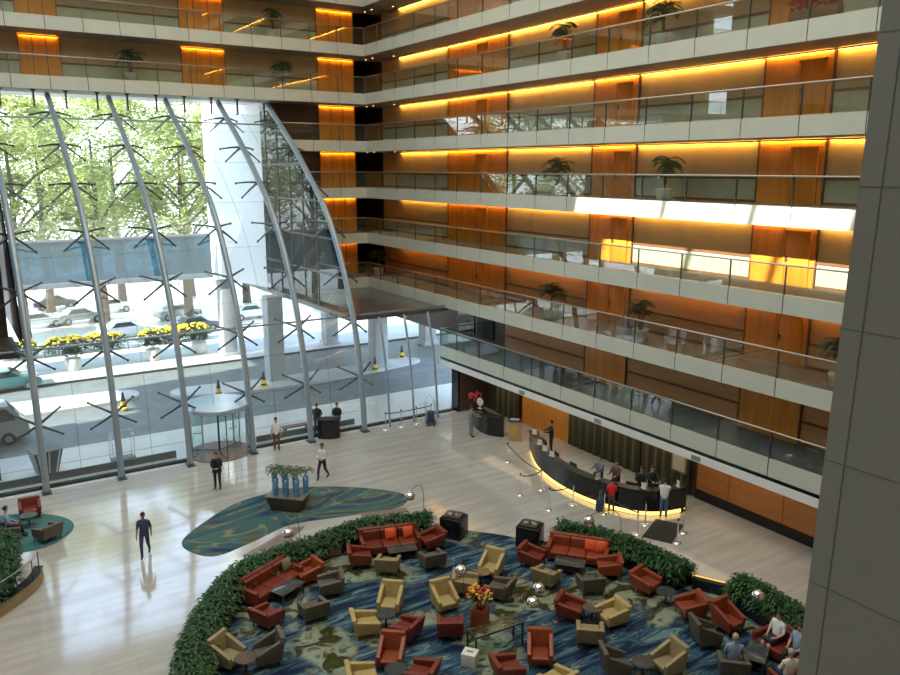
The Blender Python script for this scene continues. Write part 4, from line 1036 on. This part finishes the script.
def belt(p,q,label,z=.92,sag=.1):
    b=MB(); pts=[Vector((p.x,p.y,z)).lerp(Vector((q.x,q.y,z)),i/8)-Vector((0,0,sag*math.sin(PI*i/8))) for i in range(9)]
    for a,c in zip(pts,pts[1:]): b.bar(a,c,.01,.05)
    o=b.build('queue_belt',M['navy']); tag(o,label,'queue belt','queue belts')
belt(sl[0],sl[2],'dark belt from the farthest queue post to the far pair',sag=.18); belt(sl[1],sl[2],'dark belt joining the far pair of queue posts'); belt(sl[3],sl[4],'dark belt joining the second pair of queue posts'); belt(sl[5],sl[6],'long dark belt running to the posts beside the mat')
belt(el[0],el[3],'dark belt along the row of posts inside the low glazing',sag=.04)
# curved parapet bottom left
pts=[G(x,y,.0) for x,y in [(-30,640),(0,618),(22,603),(38,589),(44,578)]]
PP=cr_spline(pts,5); c0=PP[0]*0
t=thing('curved_parapet','curved low stone parapet with steel rail at the bottom left','parapet',(0,0,0))
strip(PP,offs(PP,.25),0,.45).build('low_wall',M['tan'],t); strip(offs(PP,-.03),offs(PP,.28),.45,.50).build('coping',M['black'],t)
Q=offs(PP,.12); MB().tube([p+Vector((0,0,1.1)) for p in Q],.025,8).build('handrail',M['rail'],t,smooth=True)
for i in (4,10,15,20):
    if i<len(Q): MB().tube([Q[i]+Vector((0,0,.5)),Q[i]+Vector((0,0,1.1))],.02,6).build('post',M['darksteel'],t)
# ------------------------------------------------------------------ people
def person(label,loc,rz,top,bottom,skin='skin',hair='hairD',pose='stand',shoe='blackm',jacket=None,hairlen=.0,scale=1.0,arms='down',sleeve=True,skirt=False,ph=0):
    t=thing('person',label,'person',loc,rz)
    V=[];E=[];R=[];tagm=[]
    def add(p,r,par=None,m=1):
        V.append(Vector(p)*scale); R.append(r if isinstance(r,tuple) else (r,r)); 
        if par is not None: E.append((par,len(V)-1)); tagm.append(m)
        return len(V)-1
    sit=pose=='sit'; hz=.95 if not sit else .56; by=0 if not sit else -.12
    lean=.0 if not sit else -.06
    pel=add((0,by,hz),(.17,.125)); sp=add((0,by+lean*.5,hz+.2),(.16,.12),pel); ch=add((0,by+lean,hz+.40),(.20,.13),sp); nb=add((0,by+lean,hz+.53),(.07,.06),ch); nk=add((0,by+lean+.01,hz+.60),(.05,.05),nb,0)
    hd=add((0,by+lean+.025,hz+.68),(.075,.085),nk,0); ht=add((0,by+lean+.02,hz+.77),(.062,.075),hd,0)
    hands=[]
    for s in (-1,1):
        sh=add((s*.19,by+lean,hz+.46),(.065,.065),ch); 
        if arms=='down' or (arms=='phone' and s<0): el=(s*.23,by+lean-.03+s*.05*ph,hz+.19); wr=(s*.245,by+lean+.06+s*.12*ph,hz-.05); pa=(s*.24,by+lean+.08+s*.14*ph,hz-.13)
        elif arms=='phone': el=(s*.25,by+lean+.08,hz+.22); wr=(s*.15,by+lean+.16,hz+.45); pa=(s*.11,by+lean+.13,hz+.54)
        elif arms=='front': el=(s*.24,by+lean+.02,hz+.2); wr=(s*.12,by+lean+.26,hz+.14); pa=(s*.06,by+lean+.32,hz+.14)
        elif arms=='reach': el=(s*.22,by+.16,hz+.26); wr=(s*.17,by+.40,hz+.24); pa=(s*.16,by+.48,hz+.23)
        elif arms=='back': el=(s*.26,by-.1,hz+.2); wr=(s*.12,by-.17,hz+.0); pa=(s*.05,by-.17,hz-.04)
        elif arms=='lap': el=(s*.24,by+.0,hz+.2); wr=(s*.16,by+.22,hz+.09); pa=(s*.11,by+.29,hz+.08)
        e=add(el,.052,sh,1); w=add(wr,.028,e,1 if sleeve else 0); p_=add(pa,(.035,.018),w,0); hands.append((Vector(wr),Vector(pa)))
        hp=add((s*.10,by,hz-.05),.10,pel,2)
        if sit: kn=(s*.11,by+.44,.50); an=(s*.11,by+.47,.10); to=(s*.12,by+.63,.035)
        elif pose=='walk': 
            f=.24*s; kn=(s*.09,f*.6+.06,.50); an=(s*.08,f-(.0 if s>0 else .1),.09+(.06 if s<0 else 0)); to=(s*.09,f+.14-(.0 if s>0 else .06),.035)
        else: kn=(s*.10,.015,.50); an=(s*.11,-.02,.09); to=(s*.14,.13,.035)
        k=add(kn,.072,hp,2 if not skirt else (2)); a=add(an,.05,k,2 if not skirt else 0); add(to,(.042,.028),a,3)
    me=bpy.data.meshes.new('body'); me.from_pydata(V,E,[]); o=bpy.data.objects.new('body_src',me); C.objects.link(o)
    md=o.modifiers.new('k','SKIN'); md.use_smooth_shade=True
    for i,sv in enumerate(me.skin_vertices[0].data): sv.radius=(R[i][0]*scale,R[i][1]*scale); sv.use_root=(i==0)
    sb=o.modifiers.new('s','SUBSURF'); sb.levels=1; sb.render_levels=1
    dg=bpy.context.evaluated_depsgraph_get(); dg.update(); nm=bpy.data.meshes.new_from_object(o.evaluated_get(dg)); bpy.data.objects.remove(o)
    bm=bmesh.new(); bm.from_mesh(nm)
    for f in bm.faces:
        c=f.calc_center_median(); best=1e9;bi=0
        for i,(a,b_) in enumerate(E):
            A_,B_=V[a],V[b_]; ab=B_-A_; u=max(0,min(1,(c-A_).dot(ab)/max(1e-9,ab.length_squared))); d=(c-(A_+ab*u)).length-.5*(R[a][0]*(1-u)+R[b_][0]*u)
            if d<best: best=d;bi=i
        f.material_index=tagm[bi]; f.smooth=True
    # hands: fingers and thumb; nose and ears
    def addtube(pts,r,mi):
        b=MB(); b.tube([Vector(p)*scale for p in pts],[q*scale for q in r],6); off=[bm.verts.new(v) for v in b.v]
        for f in b.f:
            try: nf=bm.faces.new([off[i] for i in f]); nf.material_index=mi; nf.smooth=True
            except ValueError: pass
    for (w,p) in hands:
        d=(p-w).normalized(); sx=Vector((1,0,0)) if abs(d.x)<.8 else Vector((0,1,0)); sx=(sx-d*sx.dot(d)).normalized(); up=d.cross(sx)
        if arms in('down','back'): sx,up=up,sx
        for q,(o4,ln_) in enumerate(((-.027,.065),(-.009,.075),(.009,.07),(.027,.055))):
            b0=p+sx*o4; addtube([b0-d*.01,b0+d*ln_*.5,b0+d*ln_*.85+up*-.015],[.009,.008,.006],0)
        b0=w.lerp(p,.45)+sx*.03; addtube([b0,b0+sx*.03+d*.02,b0+sx*.035+d*.05],[.011,.010,.007],0)
    hc=V[hd]/scale
    addtube([hc+Vector((0,.075,.01)),hc+Vector((0,.105,-.015))],[.008,.014],0)
    for s in (-1,1): addtube([hc+Vector((s*.070,-.005,.02)),hc+Vector((s*.082,-.012,-.01))],[.016,.012],0)
    addtube([hc+Vector((-.022,.079,-.045)),hc+Vector((.022,.079,-.045))],[.007,.007],4)
    for s in (-1,1): addtube([hc+Vector((s*.03,.078,.025)),hc+Vector((s*.03,.086,.025))],[.009,.006],5)
    nm.materials.clear()
    for m in (skin,top,bottom,shoe): nm.materials.append(M[m])
    nm.materials.append(M['redfl'] if False else M['brownc']); nm.materials.append(M['blackm'])
    bm.to_mesh(nm); bm.free()
    bo=bpy.data.objects.new('body',nm); C.objects.link(bo); bo.parent=t
    # hair
    b=MB(); H=(V[hd]+V[ht])/2/scale
    prof=[(.001,.118),(.05,.108),(.083,.075),(.098,.03),(.096,-.01),(.088,-.04-hairlen)]
    n=16
    vs=[];fs=[]
    for (r,z) in prof:
        for k in range(n):
            a=2*PI*k/n; y=math.sin(a); zz=z
            if y>.2 and z<.05: zz=z+ (.05-z)*min(1,(y-.2)*2.2)
            vs.append((H+Vector((r*math.cos(a)*.92,r*y*1.05-.012,zz)))*scale)
    for i in range(len(prof)-1):
        for k in range(n): fs.append((i*n+k,i*n+(k+1)%n,(i+1)*n+(k+1)%n,(i+1)*n+k))
    b.raw(vs,fs).build('hair',M[hair],t,smooth=True)
    if jacket:
        b=MB(); prof=[(.215,.16,hz-.12),(.205,.15,hz),(.19,.145,hz+.2),(.215,.155,hz+.4),(.19,.12,hz+.49),(.085,.075,hz+.55)]; vs=[];fs=[]
        n=18
        for i,(rx,ry,z) in enumerate(prof):
            for k in range(n):
                a=PI/2+.16+(2*PI-.32)*k/(n-1); vs.append(Vector((rx*math.cos(a)*1.03,by+ry*math.sin(a)*1.12+lean*(i/5),z))*scale)
        for i in range(len(prof)-1):
            for k in range(n-1): fs.append((i*n+k,i*n+k+1,(i+1)*n+k+1,(i+1)*n+k))
        b.raw(vs,fs).build('jacket',M[jacket],t,smooth=True)
    if skirt:
        b=MB()
        if sit: b.box(-.2,.2,by-.1,by+.44,.46,.64); b.build('skirt',M[bottom],t,bevel=.06,seg=3)
        else: b.lathe([(.17,hz+.05),(.2,hz-.1),(.22,.5)],16).build('skirt',M[bottom],t,smooth=True)
    if jacket is None and bottom=='suit' and top=='shirtW' and False: pass
    return t
def P_(px,py,a,label,**k):
    g=G(px,py); return person(label,(g.x,g.y,k.pop('z',0)),face(a),**k)
P_(218,489,-90,'man in dark suit standing on the marble near the revolving door',top='suit',bottom='suit',arms='front',jacket='suit')
P_(146,556,-80,'person in dark blue walking across the marble at the left',top='navy',bottom='navy',pose='walk',ph=1,sleeve=False,skin='skin2')
P_(323,479,-120,'waiter in white shirt and black trousers walking right of the glass vases',top='shirtW',bottom='suit',pose='walk',arms='front')
P_(277,450,-80,'man in white shirt and brown trousers standing by the glass',top='shirtW',bottom='brownc',sleeve=False)
g=G(329,437); 
person('left one of the two doormen in dark suits behind the black podium',(g.x-.35,g.y+.75,0),face(-90),top='suit',bottom='suit',arms='back',jacket='suit')
person('right one of the two doormen in dark suits behind the black podium',(g.x+.65,g.y+.3,0),face(-95),top='suit',bottom='suit',arms='front',jacket='suit')
P_(471,437,20,'man in grey clothes standing at the concierge desk',top='greyc',bottom='greyc',arms='reach')
P_(663,518,75,'man in white shirt and jeans leaning at the reception desk',top='shirtW',bottom='jeans',arms='reach')
P_(611,512,75,'person in bright red top at the reception desk',top='redc',bottom='brownc',arms='front',scale=.85)
g=G(600,511); t=thing('rolling_case','small dark rolling case at the feet of the person in red','suitcase',(g.x,g.y,0),.4)
MB().box(-.2,.2,-.13,.13,.05,.6).build('shell',M['navy'],t,bevel=.03); MB().tube([(-.1,0,.6),(-.1,0,.95),(.1,0,.95),(.1,0,.6)],.012,6).build('pull_handle',M['rail'],t)
for s in (-1,1): MB().ball((s*.14,0,.04),.04,8).build('wheel',M['tyre'],t)
for i,(f,dd,top,hr,lb) in enumerate(((.03,1.1,'suit','hairD','farthest receptionist in dark suit, before the orange wall'),(.50,1.25,'greyc','hairD','receptionist in grey with dark hair, middle of the desk'),(.60,1.3,'brownc','hairD','receptionist in brown right of the middle of the desk'),(.74,1.2,'suit','hairD','receptionist in black opposite the person in red'),(.90,1.3,'suit','hairD','receptionist facing the man in white shirt'))):
    p=onctr(f,dd); q=onctr(f,0); v=q-p; person(lb,(p.x,p.y,0),math.atan2(v.y,v.x)-PI/2,top=top,bottom='suit',arms='reach',hair=hr)
# seated people
def seat(chair,lx,label,**k):
    o=[q for q in C.objects if q.get('label')==chair][0]; v=Vector((lx,.09,0)); v.rotate(Matrix.Rotation(o.rotation_euler.z,3,'Z'))
    return person(label,(o.location.x+v.x,o.location.y+v.y,o.location.z),o.rotation_euler.z,pose='sit',**k)
seat('rust red two-seat sofa under the seated woman',.32,'woman in white top and dark skirt sitting on the right sofa',top='shirtW',bottom='suit',sleeve=False,skirt=True,arms='lap',hairlen=.05)
seat('taupe armchair holding the man in pale blue',0,'bald man in pale blue shirt seated with his back to the viewer',top='bluec',bottom='suit',arms='lap',hair='skin')
seat('rust red two-seat sofa under the seated woman',-.42,'person in pale blue patterned top at the right end of the sofa',top='bluec',bottom='suit',arms='lap',sleeve=False)
seat('rust red armchair at the bottom right beside the pier',0,'grey-haired person seated at the bottom right corner by the pier',top='ivory',bottom='navy',hair='hairG',arms='lap')
seat('taupe armchair at the left picture edge on the teal oval carpet',0,'person in pale blue seated at the left picture edge',top='bluec',bottom='suit',arms='lap')
# ------------------------------------------------------------------ vehicles
def car(label,loc,rz,paint,van=False,cat='car'):
    t=thing('van' if van else 'car',label,cat,loc,rz); L_=2.15 if not van else 2.4; w=.86 if not van else .95
    if van: prof=[(-L_,.35),(-L_,1.2),(-L_+.05,2.0),(-L_+.3,2.15),(L_-.9,2.12),(L_-.35,1.35),(L_-.02,1.1),(L_,.4)]
    else: prof=[(-L_,.35),(-L_+.02,.8),(-L_+.25,.98),(-1.35,1.0),(-.85,1.42),(.35,1.46),(1.05,1.0),(L_-.3,.86),(L_,.66),(L_,.35)]
    b=MB(); n=len(prof); vs=[(x,s*w*(1 if z<1.1 else .84),z) for s in (-1,1) for x,z in prof]
    b.raw(vs,[tuple(range(n-1,-1,-1)),tuple(range(n,2*n))]+[(i,(i+1)%n,(i+1)%n+n,i+n) for i in range(n)]); b.build('body',paint,t,bevel=.05)
    for s in (-1,1):
        if van: pts=[(-L_+.3,1.2),(-L_+.35,1.95),(L_-1.0,1.95),(L_-.6,1.3)]
        else: pts=[(-1.25,1.02),(-.82,1.38),(.32,1.40),(.9,1.02)]
        b=MB(); b.quad(*[(x,s*(w*(.86 if z>1.1 else .985)+.02),z) for x,z in pts]); b.build('side_window',M['carglass'],t)
    b=MB()
    if van: b.quad((L_-.86,-.7,2.05),(L_-.86,.7,2.05),(L_-.33,.76,1.38),(L_-.33,-.76,1.38)); 
    else: b.quad((.42,-.62,1.45),(.42,.62,1.45),(1.06,.76,1.04),(1.06,-.76,1.04))
    o=b.build('windscreen',M['carglass'],t); o.location=(.03,0,.03)
    for sx in (-1.3,1.35):
        for s in (-1,1):
            o=MB().lathe([(.2,-.11),(.33,-.1),(.34,0),(.33,.1),(.2,.11)],18).build('wheel',M['tyre'],t,smooth=True); o.rotation_euler=(PI/2,0,0); o.location=(sx,s*(w-.08),.34)
            h=MB().lathe([(.19,-.125),(.19,.125)],14).build('hubcap',M['carS'],o)
    for s in (-1,1): MB().box(L_-.06,L_+.02,s*.6-.16,s*.6+.16,.6,.75).build('headlight',M['carW'],t,bevel=.01)
    return reg(t)
g=G(6,448); car('silver van parked outside at the left edge just beyond the glass',(g.x-1.2,g.y+1.4,-.05),0.05,M['carS'],True,'van')
g=G(16,392); car('teal car on the driveway at the left edge',(g.x-.6,g.y+1.0,-.05),.1,M['carT'])
g=G(-4,420,0); car('dark red car on the driveway left of the long kerb island',(-.8,52.3,-.05),.1,M['carR'])
cars=[(38,327,'carW','white car parked far left beyond the hedge of yellow flowers'),(80,322,'carS','silver car right of the far left white car'),(125,336,'carW','white car beyond the yellow bushes, nearer row'),(195,331,'carG','dark car beyond the sidewalk left of the far column'),(178,318,'carS','silver car in the far row near the tree trunks'),(55,308,'carG','dark car in the farthest row at the left'),(110,312,'carW','white car in the farthest row'),(250,318,'carW','white car seen between the stone columns')]
for i,(x,y,c,lb) in enumerate(cars):
    g=G(x,y); car(lb,(g.x,g.y,-.05),U(-.08,.08)+.1,M[c])
# fence, bushes, pots beyond the driveway
t=thing('street_railing','thin dark railing along the far side of the sidewalk','railing',(0,66.3,.08))
b=MB(); b.bar((2,0,1.0),(24,0,1.0),.07); b.build('top_rail',M['darksteel'],t)
for i in range(12): MB().bar((2+2*i,0,0),(2+2*i,0,1.0),.05).build('post',M['darksteel'],t)
def bush(x,y,label,r=1.2,fl='yellowfl',z=-.04):
    t=thing('flowering_bush',label,'bush',(x,y,z),group='yellow flowering bushes by the sidewalk'); b=MB()
    for i in range(900):
        d=rdir(.1); leafmesh(b,Vector((d.x*r*U(.2,1)*1.4,d.y*r*.7,max(.05,.5+d.z*r*.75))),rdir(),.25,.14)
    b.build('foliage',M['leafB'],t); b=MB()
    for i in range(90):
        d=rdir(.6); b.ball((d.x*r*1.35,d.y*r*.7,.55+abs(d.z)*r*.8),U(.07,.14),6)
    b.build('blossoms',M[fl],t)
    b=MB(); b.tube([(0,0,0),(.05,0,.6)],.06,6); b.build('stem',M['bark'],t)
for i,(x,y) in enumerate(((4.2,67.6),(7.6,67.5),(10.4,67.6),(14.6,67.4),(17.4,67.5))): bush(x,y,'yellow flowering bush beyond the sidewalk railing, %s from the left'%ordn[i],1.25)
for i,(px,py) in enumerate(((74,371),(154,361),(200,354))):
    g=G(px,py); t=thing('sidewalk_planter','round grey planter with dark shrub on the sidewalk, %s from the left'%ordn[i],'planter',(g.x,g.y,.08),group='planters on the sidewalk')
    MB().lathe([(.42,0),(.5,.1),(.58,.85),(.5,.9)],16).build('pot',M['pot'],t,smooth=True); b=MB()
    for k in range(260): d=rdir(.3); leafmesh(b,Vector((d.x*.5,d.y*.5,1.2+d.z*.6))*1.0,rdir(),.28,.13)
    b.build('foliage',M['leafC'],t)
for i,(px,py) in enumerate(((124,410),(219,397),(264,388),(375,372),(402,357))):
    g=G(px,py); t=thing('traffic_cone','black and yellow traffic cone on the driveway, %s from the left'%ordn[i],'traffic cone',(g.x,g.y,.14 if i!=4 else -.05),group='traffic cones on the driveway')
    MB().lathe([(.34,0),(.34,.05),(.22,.08)],12).build('base',M['sign'],t); MB().lathe([(.2,.07),(.13,.5),(.05,.95),(.03,1.0)],14).build('cone',M['blackm'],t,smooth=True); MB().lathe([(.185,.2),(.145,.45)],14).build('band',M['sign'],t)
# ------------------------------------------------------------------ lights
w=bpy.data.worlds.new('w'); bpy.context.scene.world=w; w.use_nodes=True; nt=w.node_tree; nt.nodes.clear()
bg=nt.nodes.new('ShaderNodeBackground'); wo=nt.nodes.new('ShaderNodeOutputWorld'); L(nt,bg.outputs[0],wo.inputs[0])
tc=nt.nodes.new('ShaderNodeTexCoord'); sp=nt.nodes.new('ShaderNodeSeparateXYZ'); L(nt,tc.outputs['Generated'],sp.inputs[0])
r=nt.nodes.new('ShaderNodeValToRGB'); r.color_ramp.elements[0].position=0; r.color_ramp.elements[0].color=(.88,.95,1,1); r.color_ramp.elements[1].position=.6; r.color_ramp.elements[1].color=(.45,.66,1,1)
L(nt,sp.outputs[2],r.inputs[0]); L(nt,r.outputs[0],bg.inputs[0]); bg.inputs[1].default_value=4.5
def light(n,typ,loc,rot,energy,col,**k):
    l=bpy.data.lights.new(n,typ); l.energy=energy; l.color=col
    for a,v in k.items(): setattr(l,a,v)
    o=bpy.data.objects.new(n,l); C.objects.link(o); o.location=loc; o.rotation_euler=rot; return o
sd=Vector((1,.15,-.6)).normalized(); so_=light('sun','SUN',(0,0,60),(0,0,0),15.0,(1,.95,.84),angle=.009); so_.rotation_euler=sd.to_track_quat('-Z','Y').to_euler()
light('roof_fill','AREA',(-4,22,33.6),(0,0,0),4900,(.80,.92,1),shape='RECTANGLE',size=17,size_y=40); light('roof_fill','AREA',(13,22,33.6),(0,0,0),5800,(1,.95,.80),shape='RECTANGLE',size=17,size_y=40)  # unseen fill areas added for ambient light, cool at left, warm at right
light('reception_light','AREA',(26.2,27,2.75),(0,0,0),90,(1,.75,.45),shape='RECTANGLE',size=1.5,size_y=20)
sc=bpy.context.scene; sc.view_settings.view_transform='Standard'; sc.view_settings.look='None'; sc.view_settings.exposure=0; sc.view_settings.gamma=1; sc.view_settings.use_curve_mapping=False
sc.cycles.transparent_max_bounces=24; sc.cycles.max_bounces=8
